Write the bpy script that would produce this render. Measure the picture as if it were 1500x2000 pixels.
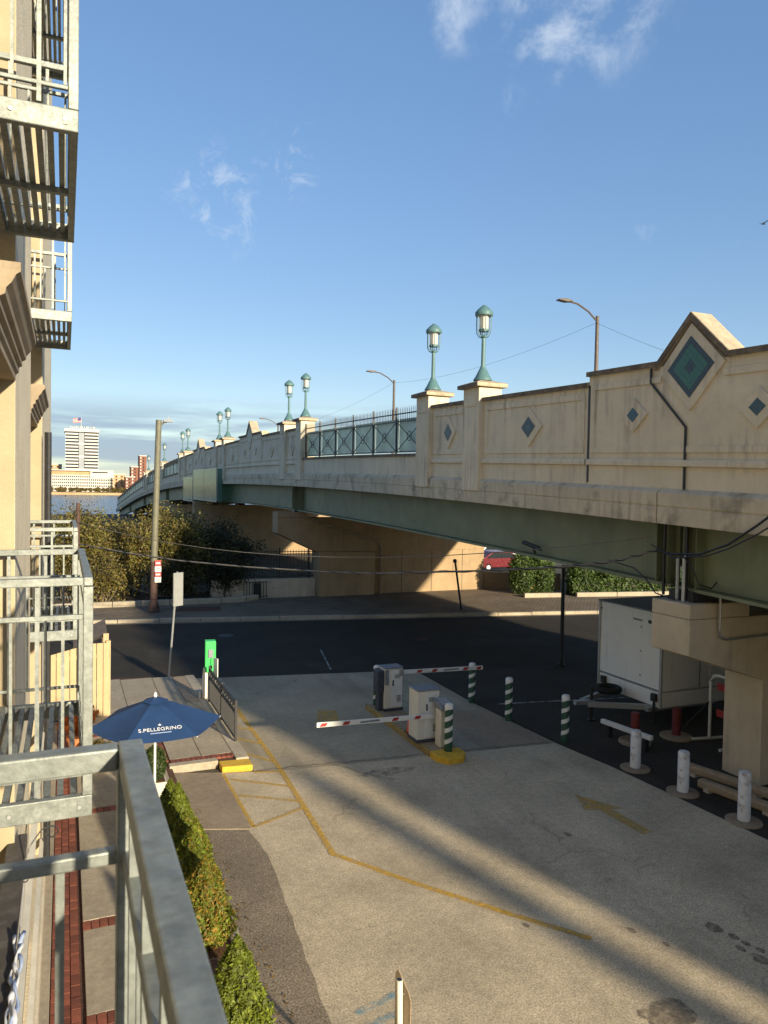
import bpy, math, random
import numpy as np
from mathutils import Vector, Matrix
random.seed(7); rng = np.random.default_rng(7)
R = math.radians
scn = bpy.context.scene
for o in list(bpy.data.objects): bpy.data.objects.remove(o)
COL = scn.collection

# ------------------------------------------------------------ camera
YAW, PITCH, ROLL, CAMZ = R(23.3), R(1.75), R(1.0), 5.6
fw = Vector((math.sin(YAW)*math.cos(PITCH), math.cos(YAW)*math.cos(PITCH), -math.sin(PITCH)))
rt = Vector((math.cos(YAW), -math.sin(YAW), 0)); up = rt.cross(fw)
rt2 = rt*math.cos(ROLL)+up*math.sin(ROLL); up2 = -rt*math.sin(ROLL)+up*math.cos(ROLL)
cd = bpy.data.cameras.new('camera'); cam = bpy.data.objects.new('camera', cd); COL.objects.link(cam)
m = Matrix((rt2, up2, -fw)).transposed().to_4x4(); m.translation = (0, 0, CAMZ); cam.matrix_world = m
cd.sensor_width = 36; cd.lens = 36*1450/2000; cd.clip_start = .05; cd.clip_end = 5000
cd.dof.use_dof = True; cd.dof.focus_distance = 17; cd.dof.aperture_fstop = 9
scn.camera = cam
# ------------------------------------------------------------ sky + sun
SUN_AZ, SUN_EL = R(14.5), R(14.6)            # sun behind the camera, a little to its right
w = bpy.data.worlds.new('World'); scn.world = w; w.use_nodes = True
nt = w.node_tree; nt.nodes.clear(); N = nt.nodes.new; L = nt.links.new
out = N('ShaderNodeOutputWorld'); bg = N('ShaderNodeBackground'); sky = N('ShaderNodeTexSky')
sky.sky_type = 'NISHITA'; sky.sun_disc = False; sky.sun_elevation = SUN_EL; sky.sun_rotation = math.pi-SUN_AZ
sky.air_density = 1.0; sky.dust_density = .15; sky.ozone_density = 2.5; sky.altitude = 10
bg.inputs['Strength'].default_value = .097
tc = N('ShaderNodeTexCoord')
def wm(op, a, b=None, c=None):
    n = N('ShaderNodeMath'); n.operation = op
    for i, v in enumerate((a, b, c)):
        if v is None: continue
        if isinstance(v, (int, float)): n.inputs[i].default_value = v
        else: L(v, n.inputs[i])
    return n.outputs[0]
def wnoise(scale, detail, dist=0., stretch=None, rough=.6):
    n = N('ShaderNodeTexNoise'); n.inputs['Scale'].default_value = scale; n.inputs['Detail'].default_value = detail
    n.inputs['Distortion'].default_value = dist; n.inputs['Roughness'].default_value = rough
    src = tc.outputs['Generated']
    if stretch:
        mp = N('ShaderNodeMapping'); mp.inputs['Scale'].default_value = stretch; L(src, mp.inputs[0]); src = mp.outputs[0]
    L(src, n.inputs['Vector']); return n.outputs['Fac']
def wramp(v, a, b):
    n = N('ShaderNodeMapRange'); n.interpolation_type = 'SMOOTHSTEP'; n.inputs[1].default_value = a; n.inputs[2].default_value = b
    L(v, n.inputs[0]); return n.outputs[0]
def wblob(d, rad):
    n = N('ShaderNodeVectorMath'); n.operation = 'DISTANCE'; L(tc.outputs['Generated'], n.inputs[0]); n.inputs[1].default_value = d
    return wramp(n.outputs['Value'], rad, rad*.15)
puff = wnoise(13, 7, .25, rough=.62); wisp = wnoise(26, 6, .5, rough=.7)
msk = None
for d, r_, k in (((.505, .700, .504), .085, 1), ((.532, .665, .525), .10, 1), ((.46, .714, .533), .07, .85), ((.39, .756, .526), .07, .8), ((.472, .745, .472), .05, .6), ((.40,.72,.57), .10, .7)):
    b = wm('MULTIPLY', wblob(d, r_), k); msk = b if msk is None else wm('MAXIMUM', msk, b)
c1 = wm('MULTIPLY', wm('MULTIPLY', wramp(wm('ADD', puff, wm('MULTIPLY', msk, .14)), .54, .86), msk), .85)
msk2 = None
for d, r_, k in (((.173, .921, .349), .10, 1), ((.19, .915, .365), .08, 1), ((.245, .889, .392), .07, .9), ((.707, .64, .30), .035, .6), ((.635,.70,.31), .025, .5)):
    b = wm('MULTIPLY', wblob(d, r_), k); msk2 = b if msk2 is None else wm('MAXIMUM', msk2, b)
c2 = wm('MULTIPLY', wm('MULTIPLY', wramp(wm('ADD', wisp, wm('MULTIPLY', msk2, .1)), .56, .80), msk2), .5)
cl = wm('MINIMUM', wm('ADD', c1, c2), 1)
sep = N('ShaderNodeSeparateXYZ'); L(tc.outputs['Generated'], sep.inputs[0])
band = wnoise(3.2, 5, .3, (1, 1, 11))
bz = wm('MULTIPLY', wramp(sep.outputs['Z'], -.01, .035), wramp(sep.outputs['Z'], .125, .075))
cb = wm('MULTIPLY', wm('MULTIPLY', wramp(band, .34, .58), bz), .8)
mx1 = N('ShaderNodeMix'); mx1.data_type = 'RGBA'; hs = N('ShaderNodeHueSaturation'); hs.inputs['Saturation'].default_value = 1.52; hs.inputs['Hue'].default_value = .513; gm = N('ShaderNodeGamma'); gm.inputs['Gamma'].default_value = .54; L(sky.outputs[0], gm.inputs['Color']); L(gm.outputs[0], hs.inputs['Color']); L(cb, mx1.inputs[0]); L(hs.outputs[0], mx1.inputs[6]); mx1.inputs[7].default_value = (.95, 1.27, 1.7, 1)
mx2 = N('ShaderNodeMix'); mx2.data_type = 'RGBA'; L(cl, mx2.inputs[0]); L(mx1.outputs[2], mx2.inputs[6]); mx2.inputs[7].default_value = (2.1, 2.35, 2.7, 1)
L(mx2.outputs[2], bg.inputs['Color']); L(bg.outputs[0], out.inputs['Surface'])
sd = bpy.data.lights.new('sun', 'SUN'); sd.energy = 2.35; sd.angle = R(1.5); sd.color = (1, .86, .62)
so = bpy.data.objects.new('sun', sd); COL.objects.link(so)
sdir = Vector((-math.sin(SUN_AZ)*math.cos(SUN_EL), math.cos(SUN_AZ)*math.cos(SUN_EL), -math.sin(SUN_EL)))
so.rotation_euler = sdir.to_track_quat('-Z', 'Y').to_euler(); so.location = (30, -60, 40)
vs = scn.view_settings; vs.view_transform = 'Standard'; vs.look = 'None'; vs.gamma = 1; vs.exposure = 1.86; vs.use_curve_mapping = False
scn.render.engine = 'CYCLES'

# ------------------------------------------------------------ materials
MATS = {}
def mat(name, col, rough=.8, var=.15, scale=3., fine=0., fscale=60., bump=0., bscale=None, metal=0., streak=0., streakcol=(.05,.045,.04), stain=0., stainscale=.6, island=0., spec=.5, trans=0., warm=None):
    """procedural principled: large blotches (var), fine speckle (fine), vertical streaks, dark stains, bump"""
    if name in MATS: return MATS[name]
    M = bpy.data.materials.new(name); M.use_nodes = True; t = M.node_tree; nn = t.nodes.new; ln = t.links.new
    p = t.nodes['Principled BSDF']; p.inputs['Roughness'].default_value = rough; p.inputs['Metallic'].default_value = metal
    p.inputs['Specular IOR Level'].default_value = spec
    co = nn('ShaderNodeTexCoord').outputs['Object']
    def noise(s, d=4, vec=co, sc=None):
        if sc:
            mp = nn('ShaderNodeMapping'); mp.inputs['Scale'].default_value = sc; ln(vec, mp.inputs[0]); vec = mp.outputs[0]
        n = nn('ShaderNodeTexNoise'); n.inputs['Scale'].default_value = s; n.inputs['Detail'].default_value = d; n.inputs['Roughness'].default_value = .6
        ln(vec, n.inputs['Vector']); return n.outputs['Fac']
    def rng_(v, a, b, lo, hi):
        n = nn('ShaderNodeMapRange'); n.inputs[1].default_value = a; n.inputs[2].default_value = b; n.inputs[3].default_value = lo; n.inputs[4].default_value = hi
        ln(v, n.inputs[0]); return n.outputs[0]
    def mixc(f, a, b, mode='MIX'):
        n = nn('ShaderNodeMix'); n.data_type = 'RGBA'; n.blend_type = mode
        for i, v in ((0, f), (6, a), (7, b)):
            if isinstance(v, (int, float)): n.inputs[i].default_value = v
            elif isinstance(v, tuple): n.inputs[i].default_value = (*v[:3], 1)
            else: ln(v, n.inputs[i])
        return n.outputs[2]
    c = tuple(col)
    lo = tuple(x*(1-var) for x in col); hi = tuple(min(1, x*(1+var)) for x in col)
    if warm: hi = warm
    cur = mixc(rng_(noise(scale, 5), .3, .7, 0, 1), lo, hi)
    if fine:
        cur = mixc(1., cur, mixc(rng_(noise(fscale, 2), .3, .7, 0, 1), tuple([1-fine]*3), tuple([1+fine]*3)), 'MULTIPLY')
    if streak:
        s = rng_(noise(6, 4, sc=(1, 1, .06)), .48, .75, 0, streak); s2 = nn('ShaderNodeMath'); s2.operation = 'MULTIPLY'
        ln(s, s2.inputs[0]); ln(rng_(noise(.8, 3), .4, .65, 0, 1), s2.inputs[1])
        cur = mixc(s2.outputs[0], cur, streakcol)
    if stain:
        cur = mixc(rng_(noise(stainscale, 8), .52, .72, 0, stain), cur, streakcol)
    if island:
        g = nn('ShaderNodeNewGeometry').outputs['Random Per Island']
        cur = mixc(1., cur, mixc(g, tuple([1-island]*3), (1+island, 1+island*.9, 1+island*.3)), 'MULTIPLY')
    ln(cur, p.inputs['Base Color'])
    rr = rng_(noise(scale*3, 3), .3, .7, max(0, rough-.08), min(1, rough+.08)); ln(rr, p.inputs['Roughness'])
    if bump:
        b = nn('ShaderNodeBump'); b.inputs['Strength'].default_value = bump; b.inputs['Distance'].default_value = .02
        ln(noise(bscale or fscale, 4), b.inputs['Height']); ln(b.outputs[0], p.inputs['Normal'])
    if trans:
        tr = nn('ShaderNodeBsdfTranslucent'); ln(cur, tr.inputs['Color']); ms = nn('ShaderNodeMixShader'); ms.inputs[0].default_value = trans
        ln(p.outputs[0], ms.inputs[1]); ln(tr.outputs[0], ms.inputs[2]); ln(ms.outputs[0], t.nodes['Material Output'].inputs['Surface'])
    MATS[name] = M; return M
def paint_mat(name, col, wear=.5, scale=7.):
    """worn road paint: flakes away to show the pavement below"""
    M = bpy.data.materials.new(name); M.use_nodes = True; t = M.node_tree; nn = t.nodes.new; ln = t.links.new
    p = t.nodes['Principled BSDF']; p.inputs['Base Color'].default_value = (*col, 1); p.inputs['Roughness'].default_value = .8
    co = nn('ShaderNodeTexCoord').outputs['Object']; n = nn('ShaderNodeTexNoise'); n.inputs['Scale'].default_value = scale; n.inputs['Detail'].default_value = 9; n.inputs['Roughness'].default_value = .75
    ln(co, n.inputs['Vector']); r = nn('ShaderNodeMapRange'); r.inputs[1].default_value = wear-.16; r.inputs[2].default_value = wear+.16; ln(n.outputs['Fac'], r.inputs[0])
    tr = nn('ShaderNodeBsdfTransparent'); ms = nn('ShaderNodeMixShader'); ln(r.outputs[0], ms.inputs[0]); ln(p.outputs[0], ms.inputs[2]); ln(tr.outputs[0], ms.inputs[1])
    ln(ms.outputs[0], t.nodes['Material Output'].inputs['Surface']); MATS[name] = M; return M
def glass_mat(name, col, rough=.08, alpha=.5, metal=0.):
    M = bpy.data.materials.new(name); M.use_nodes = True; t = M.node_tree; p = t.nodes['Principled BSDF']
    p.inputs['Base Color'].default_value = (*col, 1); p.inputs['Roughness'].default_value = rough; p.inputs['Alpha'].default_value = alpha; p.inputs['Metallic'].default_value = metal
    p.inputs['IOR'].default_value = 1.5; MATS[name] = M; return M
def ground_mat(name, col, speck=.35, sscale=55, blot=.18, dark=.0, crack=.0, cobble=0., streaky=0.):
    """pavement in world coordinates: aggregate speckle, blotches, oil darkening, cracks or block joints"""
    M = bpy.data.materials.new(name); M.use_nodes = True; t = M.node_tree; nn = t.nodes.new; ln = t.links.new
    p = t.nodes['Principled BSDF']; p.inputs['Roughness'].default_value = .9; p.inputs['Specular IOR Level'].default_value = .3
    co = nn('ShaderNodeNewGeometry').outputs['Position']
    def noise(s, d=4, sc=None, rough=.6):
        vec = co
        if sc:
            mp = nn('ShaderNodeMapping'); mp.inputs['Scale'].default_value = sc; ln(vec, mp.inputs[0]); vec = mp.outputs[0]
        n = nn('ShaderNodeTexNoise'); n.inputs['Scale'].default_value = s; n.inputs['Detail'].default_value = d; n.inputs['Roughness'].default_value = rough
        ln(vec, n.inputs['Vector']); return n.outputs['Fac']
    def rg(v, a, b, lo, hi):
        n = nn('ShaderNodeMapRange'); n.inputs[1].default_value = a; n.inputs[2].default_value = b; n.inputs[3].default_value = lo; n.inputs[4].default_value = hi
        ln(v, n.inputs[0]); return n.outputs[0]
    def mx(f, a, b, mode='MIX'):
        n = nn('ShaderNodeMix'); n.data_type = 'RGBA'; n.blend_type = mode
        for i, v in ((0, f), (6, a), (7, b)):
            if isinstance(v, (int, float)): n.inputs[i].default_value = v
            elif isinstance(v, tuple): n.inputs[i].default_value = (*v, 1)
            else: ln(v, n.inputs[i])
        return n.outputs[2]
    c = mx(rg(noise(.7, 6), .32, .68, 0, 1), tuple(x*(1-blot) for x in col), tuple(x*(1+blot) for x in col))
    c = mx(1., c, mx(rg(noise(sscale, 3, rough=.8), .35, .65, 0, 1), tuple([1-speck]*3), (1+speck, 1+speck*.95, 1+speck*.85)), 'MULTIPLY')
    c = mx(1., c, mx(rg(noise(9, 5, rough=.7), .35, .65, 0, 1), (.86,.86,.86), (1.12,1.12,1.12)), 'MULTIPLY')
    if dark: c = mx(rg(noise(.33, 7), .5, .74, 0, dark), c, tuple(x*.35 for x in col))
    if streaky: c = mx(rg(noise(1.2, 4, (1.6, .12, 1)), .5, .7, 0, streaky), c, tuple(x*.5 for x in col))
    h = noise(sscale, 3, rough=.8)
    if crack:
        v = nn('ShaderNodeTexVoronoi'); v.feature = 'DISTANCE_TO_EDGE'; v.inputs['Scale'].default_value = .42
        wv = nn('ShaderNodeVectorMath'); wv.operation = 'ADD'; nz = nn('ShaderNodeTexNoise'); nz.inputs['Scale'].default_value = 1.6; nz.inputs['Detail'].default_value = 6; ln(co, nz.inputs['Vector'])
        sc_ = nn('ShaderNodeVectorMath'); sc_.operation = 'SCALE'; sc_.inputs[3].default_value = .9; ln(nz.outputs['Color'], sc_.inputs[0]); ln(co, wv.inputs[0]); ln(sc_.outputs[0], wv.inputs[1]); ln(wv.outputs[0], v.inputs['Vector'])
        k = nn('ShaderNodeMath'); k.operation = 'MULTIPLY'; ln(rg(v.outputs['Distance'], .0, .011, crack, 0), k.inputs[0]); ln(rg(noise(.45, 3), .5, .6, 0, 1), k.inputs[1])
        c = mx(k.outputs[0], c, tuple(x*.3 for x in col))
    if cobble:
        b = nn('ShaderNodeTexBrick'); b.inputs['Scale'].default_value = 1; b.inputs['Brick Width'].default_value = .22; b.inputs['Row Height'].default_value = .13; b.inputs['Mortar Size'].default_value = .018
        b.inputs['Color1'].default_value = (1.1,1.05,1,1); b.inputs['Color2'].default_value = (.75,.75,.75,1); b.inputs['Mortar'].default_value = (.35,.33,.3,1); ln(co, b.inputs['Vector'])
        c = mx(cobble, c, b.outputs['Color'], 'MULTIPLY'); h = b.outputs['Fac']
    ln(c, p.inputs['Base Color'])
    bm = nn('ShaderNodeBump'); bm.inputs['Strength'].default_value = .35; bm.inputs['Distance'].default_value = .012 if not cobble else -.02
    ln(h, bm.inputs['Height']); ln(bm.outputs[0], p.inputs['Normal']); MATS[name] = M; return M

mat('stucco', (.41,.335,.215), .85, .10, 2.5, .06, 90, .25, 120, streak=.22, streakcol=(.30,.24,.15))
mat('stucco_grazing_lift', (.66,.58,.43), .85, .10, 2.5, .08, 90, .6, 34, streak=.45, streakcol=(.28,.24,.17))  # same stucco made paler: brightness the grazing sun lacks, put into the colour
mat('moulding', (.27,.21,.14), .75, .18, 4, .08, 60, .1, 40, streak=.5, streakcol=(.14,.11,.08))
mat('trim', (.70,.66,.55), .6, .1, 6)
mat('galv', (.23,.25,.235), .5, .26, 16, .14, 42, .08, 60, metal=.35, stain=.25, stainscale=9, streakcol=(.42,.43,.41))
mat('dark_metal', (.025,.026,.028), .5, .3, 10, spec=.4)
mat('steel', (.45,.46,.46), .45, .1, 12, metal=.7)
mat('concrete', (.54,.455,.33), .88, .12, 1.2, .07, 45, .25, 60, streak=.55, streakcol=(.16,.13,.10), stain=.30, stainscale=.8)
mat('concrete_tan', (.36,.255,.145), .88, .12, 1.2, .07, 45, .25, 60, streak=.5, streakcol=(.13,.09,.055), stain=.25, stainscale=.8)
mat('parapet', (.68,.595,.445), .88, .09, .9, .09, 60, .4, 60, streak=.9, streakcol=(.25,.21,.165), stain=.16, stainscale=2.6)
mat('fascia', (.56,.485,.36), .9, .14, 1.6, .10, 45, .3, 60, streak=.8, streakcol=(.09,.08,.065), stain=.7, stainscale=1.7)
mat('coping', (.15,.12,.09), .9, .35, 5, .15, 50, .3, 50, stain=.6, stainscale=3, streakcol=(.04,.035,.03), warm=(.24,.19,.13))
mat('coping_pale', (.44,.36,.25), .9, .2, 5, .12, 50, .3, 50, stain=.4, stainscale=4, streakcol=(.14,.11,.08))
mat('girder', (.17,.195,.12), .55, .16, .9, .05, 30, streak=.35, streakcol=(.07,.075,.045), stain=.2, stainscale=1.2)
mat('tile_dark', (.022,.045,.065), .35, .35, 25); mat('tile_green', (.03,.135,.105), .35, .2, 20); mat('tile_blue', (.03,.085,.115), .35, .3, 20)
mat('patina', (.085,.175,.18), .5, .18, 14, .08, 60)
mat('lamp_globe', (.80,.78,.70), .35, .05, 8, trans=.4)
mat('iron', (.022,.022,.024), .5, .3, 15)
mat('screen_panel', (.50,.62,.59), .35, .14, 1.7, .05, 20, trans=.35)
mat('white_paint', (.72,.72,.68), .45, .05, 5, .03, 40, stain=.12, stainscale=3, streakcol=(.4,.36,.28))
mat('trailer_white', (.80,.80,.77), .4, .03, 2, stain=.14, stainscale=2, streak=.4, streakcol=(.35,.33,.28))
mat('cream_box', (.70,.66,.56), .5, .06, 6, streak=.2, streakcol=(.35,.28,.18))
mat('grey_box', (.20,.22,.25), .5, .15, 8); mat('dark_box', (.05,.055,.075), .4, .2, 8)
mat('red_paint', (.36,.03,.03), .5, .2, 8); mat('red_dark', (.15,.025,.025), .55, .25, 8)
mat('green_paint', (.02,.075,.045), .5, .2, 12); mat('bright_green', (.06,.62,.13), .4, .06, 9)
mat('chipped_white', (.66,.67,.68), .6, .06, 8, stain=.85, stainscale=7, streakcol=(.16,.08,.05))
mat('orange', (.80,.10,.02), .5, .1, 9)
mat('yellow_paint', (.62,.38,.03), .7, .14, 6, .05, 40, stain=.3, stainscale=4, streakcol=(.25,.17,.06)); mat('yellow_dirty', (.30,.20,.06), .8, .3, 5, .1, 30, stain=.6, stainscale=3, streakcol=(.15,.12,.08))
mat('navy', (.016,.055,.16), .75, .10, 4, .04, 200, trans=.15)
mat('wood_cream', (.44,.335,.19), .7, .08, 3, .05, 40, streak=.25, streakcol=(.40,.28,.14))
mat('old_wood', (.13,.10,.075), .85, .3, 6, .1, 50); mat('timber', (.34,.26,.17), .85, .2, 5, .1, 50, streak=.2)
mat('brick', (.20,.058,.032), .85, .25, 5, .12, 60, .3, 80, island=0)
mat('mulch', (.10,.045,.025), .95, .4, 25, .3, 90, .5, 60)
mat('pole_green', (.15,.145,.10), .6, .2, 4, streak=.2); mat('pole_rust', (.085,.045,.035), .75, .3, 6)
mat('pole_brown', (.10,.075,.06), .55, .15, 5)
mat('cable', (.02,.02,.022), .55, .2, 5); mat('cable_grey', (.16,.145,.125), .6, .25, 8)
mat('rubber', (.012,.012,.012), .85, .2, 12)
mat('bark', (.11,.085,.06), .9, .3, 12, .1, 40, .4, 50)
mat('leaf_brown', (.15,.115,.038), .6, .35, .9, island=.6, trans=.3); mat('leaf_olive', (.15,.145,.036), .6, .3, .9, island=.6, trans=.3)
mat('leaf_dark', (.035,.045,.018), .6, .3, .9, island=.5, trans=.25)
mat('leaf_cedar', (.155,.195,.020), .6, .28, 1.6, island=.55, trans=.3); mat('leaf_cedar_rust', (.26,.16,.025), .65, .3, 1.6, island=.5, trans=.25)
mat('leaf_box', (.045,.075,.018), .55, .25, 2, island=.5, trans=.2); mat('leaf_hedge', (.075,.125,.030), .55, .25, 1.2, island=.55, trans=.3)
mat('orange_leaf', (.55,.17,.03), .6, .3, 3, island=.4, trans=.3)
mat('terracotta', (.50,.17,.06), .8, .15, 6); mat('pot_white', (.62,.58,.48), .7, .08, 6, streak=.2, streakcol=(.3,.26,.2))
mat('far_white', (.52,.50,.45), .8, .04, .05); mat('far_grey', (.25,.27,.29), .6, .1, .05); mat('far_glass', (.022,.026,.034), .7, .2, .1, spec=.1); mat('far_brick', (.20,.085,.055), .85, .15, .1); mat('far_tan', (.42,.28,.15), .85, .2, .05)
mat('car_red', (.13,.012,.018), .25, .05, 2); mat('car_white', (.62,.62,.62), .3, .03, 2); mat('car_glass', (.02,.025,.03), .1, .1, 3)
mat('cloth_blue', (.42,.52,.75), .8, .2, 8); mat('cloth_white', (.75,.76,.80), .8, .08, 8); mat('ledge', (.085,.075,.065), .8, .25, 6, .1, 60, stain=.3, stainscale=9, streakcol=(.3,.28,.25))
mat('flag_red', (.6,.10,.10), .8, .1, 3); mat('flag_blue', (.05,.06,.2), .8, .1, 3)
mat('dirt', (.075,.055,.035), .95, .3, 2, .2, 30, .4, 40)
mat('sign_grey', (.42,.43,.42), .45, .08, 9, metal=.4); mat('stain_dark', (.15,.125,.09), .8, .2, 4)

def tint_glass(name, tint, gl):
    M = bpy.data.materials.new(name); M.use_nodes = True; t = M.node_tree; a = t.nodes.new('ShaderNodeBsdfTransparent'); a.inputs[0].default_value = (*tint, 1); g_ = t.nodes.new('ShaderNodeBsdfPrincipled'); g_.inputs['Base Color'].default_value = (.22,.33,.27,1); g_.inputs['Roughness'].default_value = .15
    m_ = t.nodes.new('ShaderNodeMixShader'); m_.inputs[0].default_value = gl; t.links.new(a.outputs[0], m_.inputs[1]); t.links.new(g_.outputs[0], m_.inputs[2]); t.links.new(m_.outputs[0], t.nodes['Material Output'].inputs['Surface']); MATS[name] = M
tint_glass('bridge_glass', (.50,.78,.70), .45); glass_mat('window_glass', (.02,.025,.03), .06, 1)
paint_mat('road_yellow', (.58,.35,.05), .455, 11); paint_mat('road_yellow_faint', (.56,.35,.07), .50, 8); paint_mat('stain_soft', (.17,.14,.10), .51, 10); paint_mat('road_blue', (.14,.36,.48), .57, 11); paint_mat('road_white', (.5,.5,.48), .52, 5); paint_mat('oil', (.12,.105,.085), .60, 6)
ground_mat('lot', (.50,.415,.29), .40, 40, .20, .35, .45, streaky=.22); ground_mat('drive', (.36,.305,.215), .12, 60, .14, .35, .5, streaky=.5); ground_mat('slab', (.36,.305,.225), .14, 70, .14, .3, 0)
ground_mat('tan_slab', (.30,.235,.165), .14, 70, .15, .3, .0); ground_mat('asphalt', (.042,.037,.030), .35, 60, .2, .35, .5); ground_mat('road_asphalt', (.034,.028,.020), .25, 60, .18, .2, .4, streaky=.35)
ground_mat('patch_asphalt', (.25,.205,.15), .6, 38, .22, .45, .6); ground_mat('cobbles', (.23,.185,.135), .2, 60, .2, .3, 0, cobble=.9); ground_mat('kerb', (.40,.345,.26), .18, 60, .15, .3)
ground_mat('earth', (.085,.072,.05), .4, 20, .3, .3)

# ------------------------------------------------------------ builders
OFF = {}
def thing(name, label, cat, loc=(0,0,0), group=None):
    o = bpy.data.objects.new(name, None); COL.objects.link(o); o.location = loc; o['label'] = label; o['category'] = cat; o.empty_display_size = .2
    if group: o['group'] = group
    OFF[o] = Vector(loc); return o
def tag(o, label, cat, group=None):
    o['label'] = label; o['category'] = cat
    if group: o['group'] = group
    return o
class MB:
    def __init__(s): s.v = []; s.f = []
    def add(s, vs, fs): b = len(s.v); s.v += [tuple(v) for v in vs]; s.f += [tuple(i+b for i in f) for f in fs]; return s
    def box(s, x0, y0, z0, x1, y1, z1):
        x0, x1 = sorted((x0, x1)); y0, y1 = sorted((y0, y1)); z0, z1 = sorted((z0, z1))
        return s.add([(x0,y0,z0),(x1,y0,z0),(x1,y1,z0),(x0,y1,z0),(x0,y0,z1),(x1,y0,z1),(x1,y1,z1),(x0,y1,z1)],
                     [(0,3,2,1),(4,5,6,7),(0,1,5,4),(1,2,6,5),(2,3,7,6),(3,0,4,7)])
    def prism(s, pts, z0, z1):       # plan polygon, ccw, extruded in z
        n = len(pts); vs = [(x, y, z0) for x, y in pts]+[(x, y, z1) for x, y in pts]
        return s.add(vs, [tuple(range(n-1, -1, -1)), tuple(range(n, 2*n))]+[(i, (i+1) % n, n+(i+1) % n, n+i) for i in range(n)])
    def ext(s, pts, a, b, f):        # polygon of (u,v) lifted by f(u,v,t) at t=a and t=b
        n = len(pts); vs = [f(u, v, a) for u, v in pts]+[f(u, v, b) for u, v in pts]
        return s.add(vs, [tuple(range(n-1, -1, -1)), tuple(range(n, 2*n))]+[(i, (i+1) % n, n+(i+1) % n, n+i) for i in range(n)])
    def sheet(s, pts, z): s.flat = True; return s.add([(x, y, z) for x, y in pts], [tuple(range(len(pts)))])
    def tube(s, path, r, n=8, cap=True, r2=None):
        P = [Vector(p) for p in path]; k = len(P); rings = []
        for i, p in enumerate(P):
            d = (P[min(i+1, k-1)]-P[max(i-1, 0)]).normalized()
            a = Vector((0, 0, 1)) if abs(d.z) < .9 else Vector((1, 0, 0)); u = d.cross(a).normalized(); v = d.cross(u)
            rr = r if r2 is None else r+(r2-r)*i/(k-1)
            if isinstance(r, (list, tuple)): rr = r[i]
            rings.append([p+(u*math.cos(2*math.pi*j/n)+v*math.sin(2*math.pi*j/n))*rr for j in range(n)])
        vs = [q for ring in rings for q in ring]
        fs = [(i*n+j, i*n+(j+1) % n, (i+1)*n+(j+1) % n, (i+1)*n+j) for i in range(k-1) for j in range(n)]
        if cap: fs += [tuple(range(n-1, -1, -1)), tuple((k-1)*n+j for j in range(n))]
        return s.add(vs, fs)
    def lathe(s, prof, c=(0,0,0), n=16):
        k = len(prof); vs = [(c[0]+r*math.cos(2*math.pi*j/n), c[1]+r*math.sin(2*math.pi*j/n), c[2]+z) for r, z in prof for j in range(n)]
        fs = [(i*n+j, i*n+(j+1) % n, (i+1)*n+(j+1) % n, (i+1)*n+j) for i in range(k-1) for j in range(n)]
        fs += [tuple(range(n-1, -1, -1)), tuple((k-1)*n+j for j in range(n))]
        return s.add(vs, fs)
    def bar(s, a, b, w, h=None):     # square bar between two points
        a = Vector(a); b = Vector(b); h = h or w; d = (b-a).normalized()
        q = Vector((0, 0, 1)) if abs(d.z) < .95 else Vector((0, 1, 0)); u = d.cross(q).normalized()*w/2; v = d.cross(u).normalized()*h/2
        return s.add([a-u-v, a+u-v, a+u+v, a-u+v, b-u-v, b+u-v, b+u+v, b-u+v], [(0,1,2,3),(7,6,5,4),(0,4,5,1),(1,5,6,2),(2,6,7,3),(3,7,4,0)])
    def build(s, name, mt, parent=None, bevel=0, smooth=False, kind=None, loc=None):
        o_ = OFF[parent] if parent is not None else Vector(loc or (0, 0, 0))
        me = bpy.data.meshes.new(name); me.from_pydata([(v[0]-o_.x, v[1]-o_.y, v[2]-o_.z) for v in s.v], [], s.f); me.update()
        if isinstance(mt, str): mt = MATS[mt]
        me.materials.append(mt)
        if smooth: me.shade_smooth()
        o = bpy.data.objects.new(name, me); COL.objects.link(o)
        import bmesh as _b
        bm = _b.new(); bm.from_mesh(me)
        if len(s.f) < 4000 and not getattr(s, 'flat', False): _b.ops.recalc_face_normals(bm, faces=[f for f in bm.faces])
        bm.to_mesh(me); bm.free()
        if smooth and not smooth == 'full':
            try: me.set_sharp_from_angle(angle=R(40))
            except Exception: pass
        if parent is not None: o.parent = parent
        elif loc: o.location = loc
        OFF[o] = o_
        if bevel: b = o.modifiers.new('bevel', 'BEVEL'); b.width = bevel; b.segments = 2; b.limit_method = 'ANGLE'
        if kind: o['kind'] = kind
        return o
def share(o, name, parent, delta):            # a copy of one part, sharing its mesh, moved by delta
    c = o.copy(); COL.objects.link(c); c.parent = parent; c.location = Vector(o.location)+Vector(delta); OFF[c] = OFF[parent]; return c
def copy_tree(o, delta, parent=None):
    c = o.copy(); COL.objects.link(c); c.parent = parent
    if parent is None: c.location = Vector(o.location)+Vector(delta); OFF[c] = OFF[o]+Vector(delta)
    else: OFF[c] = OFF[parent]
    for ch in [x for x in KIDS.get(o, [])]: copy_tree(ch, delta, c)
    return c
KIDS = {}
def index_kids():
    KIDS.clear()
    for o in bpy.data.objects:
        if o.parent: KIDS.setdefault(o.parent, []).append(o)
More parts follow.
